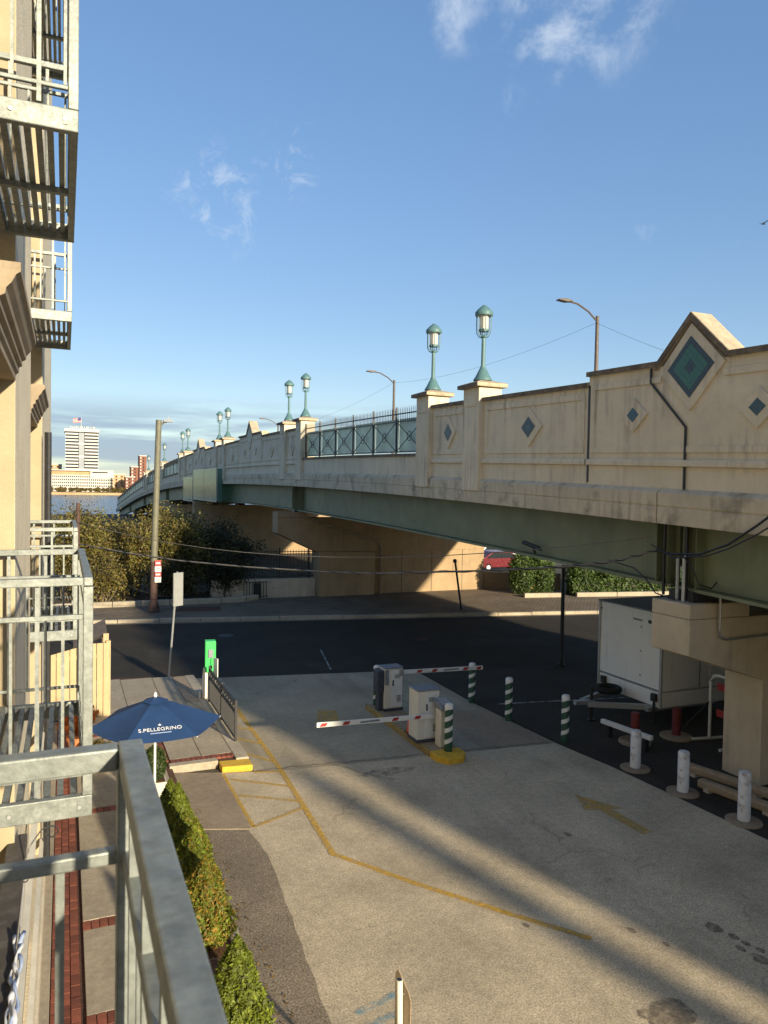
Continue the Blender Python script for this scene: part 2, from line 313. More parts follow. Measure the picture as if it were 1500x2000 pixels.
def text_mesh(txt, size, name, mt, parent, mw, thick=.002):
    cu = bpy.data.curves.new(name, 'FONT'); cu.body = txt; cu.size = size; cu.align_x = 'CENTER'; cu.align_y = 'CENTER'; cu.extrude = thick
    t = bpy.data.objects.new('t', cu); COL.objects.link(t); dg = bpy.context.evaluated_depsgraph_get(); me = bpy.data.meshes.new_from_object(t.evaluated_get(dg))
    bpy.data.objects.remove(t); me.materials.clear(); me.materials.append(MATS[mt]); me.transform(mw); me.transform(Matrix.Translation(-OFF[parent])); me.name = name
    o = bpy.data.objects.new(name, me); COL.objects.link(o); o.parent = parent; OFF[o] = OFF[parent]; return o
def leaves(pts, size, mt, name, parent, nrm=None, aspect=1.7, jitter=.9, kind='stuff'):
    """one small quad per point, randomly turned"""
    n = len(pts); P = np.asarray(pts, float)
    d = rng.normal(size=(n, 3)); 
    if nrm is not None: d = d*jitter+np.asarray(nrm)
    d /= np.linalg.norm(d, axis=1)[:, None]; a = rng.normal(size=(n, 3)); u = np.cross(d, a); u /= np.linalg.norm(u, axis=1)[:, None]+1e-9; v = np.cross(d, u)
    s = (size*rng.uniform(.45, 1.6, n))[:, None]; u = u*s*aspect*.5; v = v*s*.5
    V = np.stack([P-u*1.0, P-v+u*.1, P+u, P+v+u*.1], 1).reshape(-1, 3)-np.array(OFF[parent])
    me = bpy.data.meshes.new(name); me.vertices.add(4*n); me.vertices.foreach_set('co', V.ravel().astype(np.float32))
    me.loops.add(4*n); me.loops.foreach_set('vertex_index', np.arange(4*n, dtype=np.int32)); me.polygons.add(n)
    me.polygons.foreach_set('loop_start', np.arange(0, 4*n, 4, dtype=np.int32)); me.update(calc_edges=True); me.materials.append(MATS[mt])
    o = bpy.data.objects.new(name, me); COL.objects.link(o); o.parent = parent; OFF[o] = OFF[parent]
    if kind: o['kind'] = kind
    return o
def struct(o): o['kind'] = 'structure'; return o

# ============================================================ GROUND
near_e = lambda x: 22.53-.186*x           # near edge of the cross street
far_e = lambda x: 32.08-.196*x            # far kerb of the cross street
g = MB(); g.sheet([(-900,-250),(900,-250),(900,150),(-900,150)], -.03); struct(g.build('ground', 'earth'))
rd = MB(); rd.sheet([(-120,near_e(-120)),(160,near_e(160)),(160,far_e(160)),(-120,far_e(-120))], -.012); road = struct(rd.build('road', 'road_asphalt'))
under = MB(); under.sheet([(10.35,-60),(60,-60),(60,near_e(60)-.05),(10.0,near_e(10.0)-.05),(9.93,17.0),(10.33,11.9),(10.55,8.4)], -.006); struct(under.build('asphalt_lot', 'asphalt'))
edge_ = [(2.78,11.83),(2.80,11.6),(2.84,11.35),(2.85,11.1),(2.87,10.85),(2.85,10.6),(2.84,10.3),(2.81,10.05),(2.80,9.8),(2.76,9.57),(2.755,9.2),(2.71,8.9),(2.70,8.6),(2.66,8.3),(2.65,7.9),(2.60,7.6),(2.60,7.3),(2.57,7.0),(2.60,6.5),(2.7,3)]
lot = MB(); lot.sheet([(2.70,-60),(10.35,-60),(10.55,8.4),(10.33,11.9),(10.1,13.55),(4.06,14.10),(2.83,14.42)]+edge_, 0); parking = struct(lot.build('parking_lot', 'lot'))
dr = MB(); dr.sheet([(3.45,14.28),(4.06,14.10),(10.1,13.55),(9.93,17.0),(10.0,near_e(10)-.05),(3.45,near_e(3.45)-.05)], .002); driveway = struct(dr.build('driveway', 'drive'))
ts = MB(); ts.sheet([(8.35,13.75),(10.05,13.62),(9.93,16.3),(8.55,16.5)], .006); struct(ts.build('driveway_slab', 'tan_slab'))
pa = MB(); pa.sheet([(1.95,-20),(2.70,-20),(2.70,3)]+edge_[::-1][1:]+[(1.95,12.15)], .001); struct(pa.build('asphalt_strip', 'patch_asphalt'))
ps = MB(); ps.prism([(1.95,12.15),(2.83,11.83),(2.83,14.42),(1.95,14.72)], -.02, .012); struct(ps.build('concrete_apron', 'tan_slab', bevel=.01))
# pavement by the building: base, concrete slabs, brick bands (each brick and slab its own piece)
ZP = .12
pv = MB(); pv.prism([(-.9,-12),(1.95,-12),(1.95,14.8),(2.9,14.8),(2.9,14.62),(3.4,14.6),(3.4,near_e(3.47)-.05),(-.9,near_e(-.9)-.05)], -.03, ZP-.035); pave = struct(pv.build('pavement', 'mulch'))
def slab(x0, y0, x1, y1, mt='slab', z=ZP):
    b = MB(); dz = random.uniform(-.003, .003); b.box(x0+.006, y0+.006, ZP-.05, x1-.006, y1-.006, z+dz); return b.build('paving_slab', mt, pave, bevel=.006)
brick_mesh = {}
def brick(x, y, lx, ly):
    k = (round(lx, 3), round(ly, 3), random.randrange(4))
    if k not in brick_mesh:
        b = MB(); b.box(-lx/2+.004, -ly/2+.004, -.05, lx/2-.004, ly/2-.004, 0)
        t = .75+.17*k[2]; mm = mat('brick%d' % k[2], (.20*t, .060*t, .034*t), .85, .22, 9, .14, 70, .3, 80)
        o = b.build('brick', mm, pave, bevel=.004); brick_mesh[k] = o
    else: o = brick_mesh[k].copy(); COL.objects.link(o)
    o.location = (x, y, ZP+random.uniform(-.003, .003)); return o
slab(-.36, -3, -.12, 18.5)
y = 4.0
while y < 18.6:
    off = 0
    for j in range(3): brick(-.07+.1*j, y+.1+(j % 2)*.1, .1, .2)
    y += .2
bands = [6.05, 7.95, 9.75, 11.5, 13.2, 15.2, 17.2]
for i, yb in enumerate(bands):
    x = .225
    while x < 1.4: brick(x+.05, yb, .1, .2); x += .1
    y1 = bands[i+1]-.1 if i+1 < len(bands) else 19.0
    if y1-(yb+.1) > 1.7: slab(.225, yb+.1, 1.4, y1)
    else: slab(.225, yb+.1, 1.4, y1)
slab(.225, 3.2, 1.4, 5.95)
# patio in front of the street corner
x = 1.46
for yb in (15.05, 17.15):
    x = 1.95
    while x < 3.2: brick(x+.05, yb, .1, .2); x += .1
y = 15.2
while y < 19: 
    brick(1.88, y, .1, .2); y += .2
for (a, b, c, d) in ((1.95,15.15,2.58,17.05),(2.58,15.15,3.2,17.05),(1.95,17.25,2.58,19.0),(2.58,17.25,3.2,19.0)): slab(a, b, c, d)
for (a, c) in ((-.36,.6),(.6,1.45),(1.45,2.3)): slab(a, 19.0, c, 21.9 if c > 2 else 22.0)
slab(2.3, 19.0, 2.85, 21.85); slab(2.85, 19.0, 3.3, 21.8, 'tan_slab')
slab(1.4, 13.3, 1.83, 19.0)
kb = MB(); kb.box(3.2, 14.75, -.03, 3.46, near_e(3.4)-.1, ZP+.01); kb.build('kerb_stone', 'kerb', pave, bevel=.015)
kb = MB(); kb.box(1.9, 14.74, -.03, 2.84, 14.94, ZP+.01); kb.build('kerb_stone', 'kerb', pave, bevel=.015)
ky = MB(); ky.prism([(2.86,14.44),(3.45,14.36),(3.45,14.73),(2.86,14.8)], -.03, ZP-.02); ky.build('kerb_end', 'yellow_paint', pave, bevel=.015)['label'] = 'yellow painted kerb end'
# planting bed along the pavement
bd = MB(); bd.box(1.46, -5, -.02, 1.86, 13.2, ZP+.01); struct(bd.build('planting_bed', 'mulch'))
kk = MB()
for i in range(9): kk = MB(); kk.box(1.86, -5+2*i+.01, -.03, 1.99, -3+2*i-.01, ZP+.02) if i < 8 else kk.box(1.86, 11.01, -.03, 1.99, 12.1, ZP+.02); kk.build('kerb_stone', 'kerb', pave, bevel=.015)
# far side of the street
fp = MB(); fp.prism([(-16,far_e(-16)+.2),(90,far_e(90)+.2),(90,36),(-16,36)], -.028, .10); farpave = struct(fp.build('far_pavement', 'cobbles'))
for i in range(60):
    x0 = -30+1.6*i; x1 = x0+1.58; k = MB(); k.prism([(x0,far_e(x0)),(x1,far_e(x1)),(x1,far_e(x1)+.2),(x0,far_e(x0)+.2)], -.03, .13); ko = k.build('kerb_stone', 'kerb', farpave, bevel=.018); ko.location.z = random.uniform(-.012, .012); ko.rotation_euler.z = 0
so_ = MB(); so_.sheet([(-60,35.4),(8.6,35.4),(8.6,60),(-60,60)], .16); struct(so_.build('soil', 'dirt'))
# painted marks on the lot
def strip(pts, wdt, mt, parent, z, name='road_marking'):
    b = MB()
    for (x0, y0), (x1, y1) in zip(pts[:-1], pts[1:]):
        d = Vector((x1-x0, y1-y0)).normalized(); n = Vector((-d.y, d.x))*wdt/2; e = d*wdt*.3
        b.add([(x0-n.x-e.x, y0-n.y-e.y, z), (x1-n.x+e.x, y1-n.y+e.y, z), (x1+n.x+e.x, y1+n.y+e.y, z), (x0+n.x-e.x, y0+n.y-e.y, z)], [(0,1,2,3)]); z += .0006
    return b.build(name, mt, parent)
strip([(4.02,18.9),(3.96,14.1),(3.88,12.2),(3.80,10.57)], .1, 'road_yellow', driveway, .008)
strip([(3.80,10.57),(4.6,9.35),(5.4,8.25),(6.08,7.37)], .1, 'road_yellow', parking, .006)
for a, b in (((3.5,18.3),(3.98,17.7)),((3.5,17.2),(3.98,16.75)),((3.5,16.3),(3.97,15.75)),((3.5,15.3),(3.95,14.6))): strip([a, b], .08, 'road_yellow', driveway, .009)
for a, b in (((2.95,14.0),(3.9,13.3)),((2.95,13.2),(3.88,12.6)),((2.9,11.9),(3.84,12.3))): strip([a, b], .09, 'road_yellow_faint', parking, .008)
strip([(3.46,14.2),(3.95,14.05)], .07, 'road_yellow', parking, .009); strip([(2.86,14.3),(2.88,11.9)], .07, 'road_yellow', parking, .008)
ar = MB(); ar.sheet([(8.45,10.45),(8.70,10.35),(8.75,9.35),(8.98,9.35),(8.93,10.30),(9.15,10.25),(8.72,11.05)], .006); ar.build('road_marking', 'road_yellow_faint', parking)
ar = MB(); ar.sheet([(5.6,16.9),(6.1,16.6),(6.3,17.5),(5.9,17.7)], .008); ar.build('road_marking', 'road_yellow_faint', driveway)
ar = MB(); ar.sheet([(8.05,16.0),(8.5,15.6),(8.7,16.6),(8.2,16.9)], .012); ar.build('road_marking', 'road_yellow_faint', driveway)
for a, b in (((2.75,6.95),(3.35,7.05)),((2.9,7.2),(3.5,7.35))): strip([a, b], .09, 'road_blue', parking, .006)
def blotch(x, y, rx, ry, mt, parent, z, n=18):
    b = MB(); b.sheet([(x+rx*math.cos(2*math.pi*i/n)*random.uniform(.8, 1.15), y+ry*math.sin(2*math.pi*i/n)*random.uniform(.8, 1.15)) for i in range(n)], z); return b.build('stain', mt, parent)
blotch(6.0, 5.95, .34, .22, 'stain_soft', parking, .005)
for x, y, r_ in ((7.75,6.95,.10),(7.82,6.7,.06),(7.7,6.5,.05),(7.85,6.55,.05),(7.75,6.25,.09),(7.9,6.38,.05),(6.7,7.3,.05),(6.9,6.9,.04),(7.6,9.8,.06),(5.5,7.9,.04)): blotch(x, y, r_, r_*1.4, 'stain_soft', parking, .005, 10)
blotch(5.9, 13.3, .6, .2, 'oil', parking, .006)
strip([(7.6,21.6),(8.2,24.4)], .05, 'road_white', road, -.008); strip([(10.5,16.6),(16,15.6)], .08, 'road_white', road, 0.0)
mh = MB(); mh.sheet([(12.2+.36*math.cos(a*math.pi/12), 24.9+.36*math.sin(a*math.pi/12)) for a in range(24)], -.008); mh.build('manhole_cover', 'iron', road)
mh = MB(); mh.sheet([(5.6+.30*math.cos(a*math.pi/12), 27.9+.30*math.sin(a*math.pi/12)) for a in range(24)], -.008); mh.build('manhole_cover', 'iron', road)
for pts_ in ([(7.0,21.7),(8.6,21.4),(8.75,22.3),(7.1,22.6)], [(13.5,23.2),(16.5,22.5),(16.8,23.9),(13.8,24.6)], [(2.5,25.0),(4.6,24.6),(4.8,25.7),(2.7,26.2)]): q = MB(); q.sheet(pts_, -.0085); q.build('road_patch', 'asphalt', road)
gt_ = MB(); gt_.sheet([(-16,far_e(-16)-.28),(60,far_e(60)-.28),(60,far_e(60)-.005),(-16,far_e(-16)-.005)], -.0088); gt_.build('gutter', 'patch_asphalt', road)
# joint crack between the concrete drive and the lot
ck = []; xx = 3.5
while xx < 10: ck.append((xx, 14.26-(xx-3.5)*.1+random.uniform(-.05, .05))); xx += .17
strip(ck, .022, 'stain_dark', driveway, .010, 'crack')
ck = [(5.0,14.1)]; 
for i in range(12): ck.append((ck[-1][0]+random.uniform(.02, .14), ck[-1][1]-random.uniform(.04, .16)))
strip(ck, .015, 'stain_dark', parking, .007, 'crack')

# ============================================================ BRIDGE
zc = lambda y: .48-.00047*(y-50)**2 if y < 130 else .48-.00047*6400-.0752*(y-130)
XF = 10.3
bridge = thing('road_bridge', 'long pale concrete and green steel road bridge with diamond tile gables', 'bridge', (15, 40, 0))
def run(prof, y0, y1, step=2.5):     # profile (x,z) swept along Y following the camber
    n = max(1, int(math.ceil((y1-y0)/step))); k = len(prof); b = MB()
    vs = []; 
    for i in range(n+1):
        yy = y0+(y1-y0)*i/n; vs += [(x, yy, z+zc(yy)) for x, z in prof]
    fs = [(i*k+j, i*k+(j+1) % k, (i+1)*k+(j+1) % k, (i+1)*k+j) for i in range(n) for j in range(k)]
    fs += [tuple(range(k-1, -1, -1)), tuple(n*k+j for j in range(k))]
    b.add(vs, fs); return b
YN, YE = -6.2, 170
run([(11.2,5.55),(21.2,5.55),(21.2,6.05),(11.2,6.05)], YN, YE, 4).build('deck', 'concrete', bridge)
def fbeam(y0, y1):
    f = run([(XF-.12,5.30),(XF-.12,5.60),(XF-.10,5.605),(XF-.10,5.63),(XF-.12,5.635),(XF-.12,5.88),(XF+.02,5.97),(XF+1.0,5.97),(XF+1.0,5.56),(XF+.45,5.50),(XF+.30,5.30)], y0+.015, y1-.015)
    f.build('fascia_beam', 'fascia', bridge, bevel=.012)
joints = [YN, -.7, 10.75, 20.7, 35.2, 45, 54, 64, 75, 90, 105, 120, 135, 150, YE]
for a, b in zip(joints[:-1], joints[1:]): fbeam(a, b)
run([(21.2,5.3),(22.3,5.3),(22.3,5.97),(21.2,5.97)], YN, YE, 4).build('fascia_beam', 'concrete', bridge)
run([(21.7,5.97),(22.0,5.97),(22.0,7.3),(21.7,7.3)], YN, YE, 4).build('parapet_wall', 'parapet', bridge)
# steel girders with flange and stiffeners
spans = [(-6.0, 10.74), (10.90, 35.9), (36.5, 61.7), (62.3, 88), (88.4, 114), (114.4, 140), (140.4, 168)]
for gx in (10.95, 13.6, 16.3, 19.0, 21.3):
    for a, b in spans:
        gd = run([(gx-.015,4.12),(gx-.015,5.52),(gx+.015,5.52),(gx+.015,4.12)], a, b).build('girder', 'girder', bridge)
        run([(gx-.22,4.05),(gx-.22,4.11),(gx+.22,4.11),(gx+.22,4.05)], a, b).build('flange', 'girder', gd)
        if gx < 11:
            for yy in (a+.12, a+.42, b-.12, b-.42):
                s = MB(); s.box(gx-.2, yy-.012, 4.12+zc(yy), gx-.016, yy+.012, 5.52+zc(yy)); s.build('stiffener', 'girder', gd)
# ---- parapet sections
def pwall(y0, y1, dz=0., x0=XF, thick=.34):
    w = run([(x0,5.9),(x0,6.32),(x0-.0,6.33),(x0,8.02+dz),(x0+thick,8.02+dz),(x0+thick,5.9)], y0, y1, 2); o = w.build('parapet_wall', 'parapet', bridge)
    run([(x0-.07,6.37),(x0-.07,6.45),(x0-.05,6.49),(x0+.01,6.49),(x0+.01,6.36)], y0+.02, y1-.02, 2).build('string_course', 'parapet', o, bevel=.01)
    return o
def coping(y0, y1, dz=0.):
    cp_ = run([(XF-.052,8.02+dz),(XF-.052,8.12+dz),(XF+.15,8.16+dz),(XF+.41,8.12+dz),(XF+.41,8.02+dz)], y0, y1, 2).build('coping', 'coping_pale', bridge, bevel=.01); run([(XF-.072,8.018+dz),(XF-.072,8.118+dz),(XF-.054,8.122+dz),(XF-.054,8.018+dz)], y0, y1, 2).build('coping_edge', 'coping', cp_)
def panel_frame(par, y0, y1, z0, z1, w=.14, t=.03):
    run([(XF-t,z0),(XF-t,z0+w),(XF+.01,z0+w),(XF+.01,z0)], y0, y1, 2).build('panel_border', 'parapet', par, bevel=.008)
    run([(XF-t,z1-w),(XF-t,z1),(XF+.01,z1),(XF+.01,z1-w)], y0, y1, 2).build('panel_border', 'parapet', par, bevel=.008)
    for a, b in ((y0, y0+w), (y1-w, y1)): run([(XF-t+.002,z0+w),(XF-t+.002,z1-w),(XF+.01,z1-w),(XF+.01,z0+w)], a, b, 2).build('panel_border', 'parapet', par, bevel=.008)
tile_mesh = {}
def diamond(par, yc, zc_, hw, hh, t0, t1, tiles, plain=False, ri=.53):
    """raised diamond with tile field: tiles = rhombic grid of n x n"""
    zz = zc_+zc(yc)
    b = MB(); b.ext([(-hw*1.0, 0), (0, -hh), (hw, 0), (0, hh)], t0, t1, lambda u, v, t: (t, yc-u, zz+v)); fr = b.build('diamond', 'parapet', par, bevel=.008)
    n = tiles; iw, ih = hw*ri, hh*ri
    if plain:
        b = MB(); b.ext([(-iw, 0), (0, -ih), (iw, 0), (0, ih)], t0-.008, t0+.004, lambda u, v, t: (t, yc-u, zz+v)); b.build('tile', 'tile_blue', fr); return
    gap = .004
    for i in range(n):
        for j in range(n):
            u0, u1, v0, v1 = (i+gap*n*.4)/n*2-1, (i+1-gap*n*.4)/n*2-1, (j+gap*n*.4)/n*2-1, (j+1-gap*n*.4)/n*2-1
            ring = min(i, j, n-1-i, n-1-j); mid = abs(i-(n-1)/2) < .6 and abs(j-(n-1)/2) < .6
            mt = 'tile_dark' if (ring == 0 or (n > 5 and mid)) else ('tile_green' if n > 5 else 'tile_blue')
            P = [((a-c)*.5*iw, (a+c)*.5*ih) for a, c in ((u0,v0),(u1,v0),(u1,v1),(u0,v1))]
            b = MB(); b.ext(P, t0-.008-random.uniform(0, .002), t0+.004, lambda u, v, t: (t, yc-u, zz+v)); b.build('tile', mt, fr)
def pillar(yc, rank=0):
    p = run([(XF-.16,5.62),(XF-.16,8.40),(XF+.55,8.40),(XF+.55,5.62)], yc-.42, yc+.42, 3).build('pillar', 'parapet', bridge, bevel=.015)
    zz = 8.40+zc(yc); b = MB(); x0, x1 = XF-.28, XF+.67
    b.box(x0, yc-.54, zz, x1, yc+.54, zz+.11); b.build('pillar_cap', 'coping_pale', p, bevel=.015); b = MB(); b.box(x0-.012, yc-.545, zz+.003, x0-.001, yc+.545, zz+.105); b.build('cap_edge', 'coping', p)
    b = MB(); cx = (x0+x1)/2; b.add([(x0,yc-.54,zz+.11),(x1,yc-.54,zz+.11),(x1,yc+.54,zz+.11),(x0,yc+.54,zz+.11),(cx-.15,yc-.15,zz+.22),(cx+.15,yc-.15,zz+.22),(cx+.15,yc+.15,zz+.22),(cx-.15,yc+.15,zz+.22)],[(0,3,2,1),(4,5,6,7),(0,1,5,4),(1,2,6,5),(2,3,7,6),(3,0,4,7)]); b.build('pillar_cap', 'coping_pale', p)
    run([(XF-.185,7.9),(XF-.185,8.2),(XF-.15,8.2),(XF-.15,7.9)], yc-.28, yc+.28, 3).build('pillar_panel', 'parapet', p, bevel=.01)
def plain_section(y0, y1, near=True):     # a panelled wall with one diamond
    o = pwall(y0, y1); coping(y0, y1); panel_frame(o, y0+.1, y1-.1, 6.62, 7.9)
    yc = (y0+y1)/2; s = min(.54, (y1-y0)*.2); diamond(o, yc, 7.25, s, .48, XF-.05, XF+.01, 3 if near else 1, plain=not near)
def gable_section(yc, half, near=True):
    o = pwall(yc-half, yc+half, .22); coping(yc-half-.03, yc-.80, .22); coping(yc+.80, yc+half+.03, .22)
    t_, w_ = .03, .13
    def strip_(y0, y1, z0, z1): run([(XF-t_,z0),(XF-t_,z1),(XF+.01,z1),(XF+.01,z0)], y0, y1, 2).build('panel_border', 'parapet', o, bevel=.008)
    strip_(yc-half+.1, yc+half-.1, 6.62, 6.74)
    for sg in (-1, 1):
        a, c = sorted((yc+sg*(half-.1), yc+sg*(half-.1-w_))); run([(XF-t_+.002,6.74),(XF-t_+.002,7.93),(XF+.01,7.93),(XF+.01,6.74)], a, c, 2).build('panel_border', 'parapet', o, bevel=.008)
        a, c = sorted((yc+sg*(half-.1), yc+sg*.72)); strip_(a, c, 7.93, 8.05)
    zt = zc(yc)
    b = MB(); b.ext([(-.80,8.12),(.80,8.12),(0,8.92)], XF+.001, XF+.339, lambda u, v, t: (t, yc-u, v+zt)); b.build('gable', 'parapet', o)
    for sg in (-1, 1):
        b = MB(); b.ext([(.84*sg,8.19),(.84*sg,8.32),(0,9.13),(0,8.98)] if sg > 0 else [(0,8.98),(0,9.13),(.84*sg,8.32),(.84*sg,8.19)], XF-.056, XF+.42+.002*sg, lambda u, v, t: (t, yc-u, v+zt)); b.build('coping', 'coping_pale', o)
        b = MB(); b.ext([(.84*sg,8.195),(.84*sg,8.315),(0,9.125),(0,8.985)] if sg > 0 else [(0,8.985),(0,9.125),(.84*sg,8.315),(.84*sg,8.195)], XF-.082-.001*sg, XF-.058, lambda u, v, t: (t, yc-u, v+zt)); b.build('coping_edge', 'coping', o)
    diamond(o, yc, 8.15, .76, .78, XF-.045, XF+.02, 8 if near else 1, not near, .71)
    for sg in (-1, 1): diamond(o, yc+sg*1.43, 7.36, .385, .345, XF-.05, XF+.01, 1, True, .42)
def make_railing(y0, y1, panels, near=True):
    """spiked iron railing on a dwarf wall, translucent screens behind"""
    base = run([(XF,5.9),(XF,6.58),(XF+.34,6.58),(XF+.34,5.9)], y0, y1, 2).build('dwarf_wall', 'parapet', bridge)
    run([(XF-.06,6.58),(XF-.06,6.67),(XF+.40,6.67),(XF+.40,6.58)], y0, y1, 2).build('coping', 'coping', base)
    root = base; xr = XF+.1; st = (y1-y0)/panels
    for z in (6.72, 7.74, 8.0): run([(xr-.018,z),(xr-.018,z+.04),(xr+.018,z+.04),(xr+.018,z)], y0, y1, 2).build('rail', 'iron', root)
    for i in range(panels+1):
        yy = min(max(y0+st*i, y0+.03), y1-.03); b = MB(); b.bar((xr,yy,6.66+zc(yy)), (xr,yy,8.26+zc(yy)), .05); b.build('post', 'iron', root)
    for i in range(panels):
        a, c = y0+st*i+.04, y0+st*(i+1)-.04
        run([(XF+.20,6.72),(XF+.20,7.86),(XF+.215,7.86),(XF+.215,6.72)], a-.02, c+.02, 3).build('screen_panel', 'screen_panel', root)
        if near:
            b = MB(); b.bar((xr,a,6.76+zc(a)), (xr,c,7.74+zc(c)), .022); b.bar((xr+.003,a,7.74+zc(a)), (xr+.003,c,6.76+zc(c)), .022)
            m_ = (a+c)/2; q = [(xr-.004, m_+.16*math.cos(t*math.pi/8), 7.25+zc(m_)+.16*math.sin(t*math.pi/8)) for t in range(17)]; b.tube(q, .012, 5, False); b.build('cross_brace', 'iron', root)
    b = MB(); nsp = int((y1-y0)/.14)
    for i in range(nsp):
        yy = y0+.07+(y1-y0-.14)*i/max(1, nsp-1); z = zc(yy)
        b.tube([(xr,yy,7.74+z),(xr,yy,8.16+z),(xr,yy,8.25+z)], [.010,.010,.001], 4)
        if near and i % 1 == 0: pass
    b.build('spikes', 'iron', root, kind='stuff')
pairs = [(17.7,20.7),(34.0,36.85),(52.3,55.3),(70.6,74.0),(88.2,91.2),(105.5,108.5),(2.3,-.7)]
for a, b in pairs: pillar(a); pillar(b)
plain_section(18.12, 20.28); plain_section(34.42, 36.43); plain_section(52.72, 54.88, False); plain_section(71.02, 73.58, False); plain_section(-.28, 1.88, False); plain_section(88.6, 90.8, False); plain_section(105.9, 108.1, False)
plain_section(12.95, 17.28); gable_section(10.10, 2.83); plain_section(2.72, 7.15, False)
plain_section(37.27, 41.6); gable_section(44.6, 2.98, False); plain_section(47.6, 51.88, False)
plain_section(55.72, 60.2, False); gable_section(63.2, 2.98, False); plain_section(66.2, 70.18, False)
make_railing(21.12, 33.58, 6); plain_section(-6.2, -1.12, False); make_railing(74.42, 87.8, 5, False); make_railing(91.62, 105.1, 5, False); make_railing(108.9, 140, 8, False); make_railing(140, 168, 8, False)
# expansion joint running down beside the big gable
b = MB()
for (a, c) in (((11.08,8.22),(11.08,7.95)),((11.08,7.95),(10.18,7.08)),((10.18,7.08),(10.18,5.95))): b.bar((XF-.034,a[0],a[1]+zc(a[0])), (XF-.034,c[0],c[1]+zc(c[0])), .03, .035)
b.build('expansion_joint', 'iron', bridge)
b = MB(); b.box(XF-.01, 12.885, 6.0+zc(12.9), XF+.1, 12.945, 8.05+zc(12.9)); b.build('expansion_joint', 'iron', bridge)
# glass wind screens hung on the far gable
gs = thing('glass_screen', 'green glass screen box hung on the outside of the bridge parapet', 'glass screen', (10, 57, 4.5))
for a, c, z0, z1, x0 in ((52.4,57.5,4.55,6.85,9.75),(57.6,62.6,4.55,6.90,9.75),(62.9,68.2,4.35,6.35,9.75)):
    b = MB(); b.box(x0, a, z0, x0+.03, c, z1); p = b.build('pane', 'bridge_glass', gs)
    b = MB(); b.bar((x0+.05,a,z0), (x0+.05,a,z1), .06); b.bar((x0+.05,c,z0), (x0+.05,c,z1), .06); b.bar((x0+.05,a,z0-.02), (x0+.05,c,z0-.02), .06); b.bar((x0+.05,a,z1+.02), (x0+.05,c,z1+.02), .04); b.build('frame', 'steel', p)
b = MB(); b.box(9.76, 52.4, 4.5, 10.15, 52.43, 6.85); b.build('pane', 'bridge_glass', gs)
# ---- piers
def pier(name, label, y0, y1, xcap, zcap, zb, xcol, zh, xend, cm='concrete'):
    t = thing(name, label, 'pier', (xcol, y0, 0), 'bridge piers')
    b = MB(); b.ext([(xcap,zb),(xcol,zh),(xend,zh),(xend,zcap-.28),(xcap,zcap-.28)], y0, y1, lambda u, v, tt: (u, tt, v)); b.build('pier_cap', cm, t, bevel=.02)
    b = MB(); b.box(xcap, y0, zcap-.275, xcap+1.5, y1, zcap); b.build('bearing_block', cm, t, bevel=.02)
    b = MB(); b.box(xcol+.02, y0+.03, -.05, xend-.02, y1-.03, zh-.003); b.build('pier_wall', cm, t)
    for gx in (10.95, 13.6, 16.3, 19.0, 21.3):
        if gx < xcap+.2 or gx > xend: continue
        zz = zcap if gx < xcap+1.5 else zcap-.28
        b = MB(); b.box(gx-.28, (y0+y1)/2-.3, zz+.003, gx+.28, (y0+y1)/2+.3, 4.045+zc((y0+y1)/2)); b.build('bearing', 'iron', t)
    return t
p1 = pier('bridge_pier', 'stained concrete hammerhead bridge pier beside the white trailer', 10.1, 11.05, 10.42, 3.60, 2.66, 12.35, 2.06, 21.5)
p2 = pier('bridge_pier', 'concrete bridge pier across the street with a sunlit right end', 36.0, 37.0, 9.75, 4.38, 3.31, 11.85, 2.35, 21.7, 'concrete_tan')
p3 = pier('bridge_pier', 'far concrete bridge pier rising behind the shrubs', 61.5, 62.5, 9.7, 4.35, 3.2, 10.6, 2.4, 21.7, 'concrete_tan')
p4 = pier('bridge_pier', 'farthest bridge pier near the river end', 87.7, 88.7, 9.9, 3.75, 3.0, 11.5, 2.4, 21.7)
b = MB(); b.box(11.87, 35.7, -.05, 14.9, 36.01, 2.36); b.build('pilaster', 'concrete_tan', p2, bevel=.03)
for xx in (16.6, 18.4, 20.3): b = MB(); b.box(xx-.012, 36.02, .1, xx+.012, 36.035, 4.0); b.build('wall_joint', 'iron', p2)
b = MB(); b.tube([(15.35,35.88,.1),(15.35,35.88,2.5),(15.2,35.88,2.85),(11.8,35.9,3.9),(11.4,35.9,4.1)], .07, 8); b.build('drain_pipe', 'timber', p2)
# conduit and bearing clutter on the near pier
b = MB(); b.tube([(11.05,10.0,4.25),(11.05,10.0,3.1),(11.1,10.02,2.98),(11.25,10.03,2.93),(13.5,10.03,2.98),(16,10.03,3.05)], .022, 6); b.tube([(10.55,10.4,4.5),(10.55,10.4,3.62)], .03, 6); b.tube([(10.62,10.62,4.4),(10.62,10.62,3.62)], .03, 6); b.build('conduit', 'steel', p1)
b = MB(); b.bar((10.66,10.45,3.65), (10.66,10.45,5.1), .05); b.bar((10.7,11.05,3.65), (10.7,11.05,5.1), .04); b.build('bearing_frame', 'iron', p1)
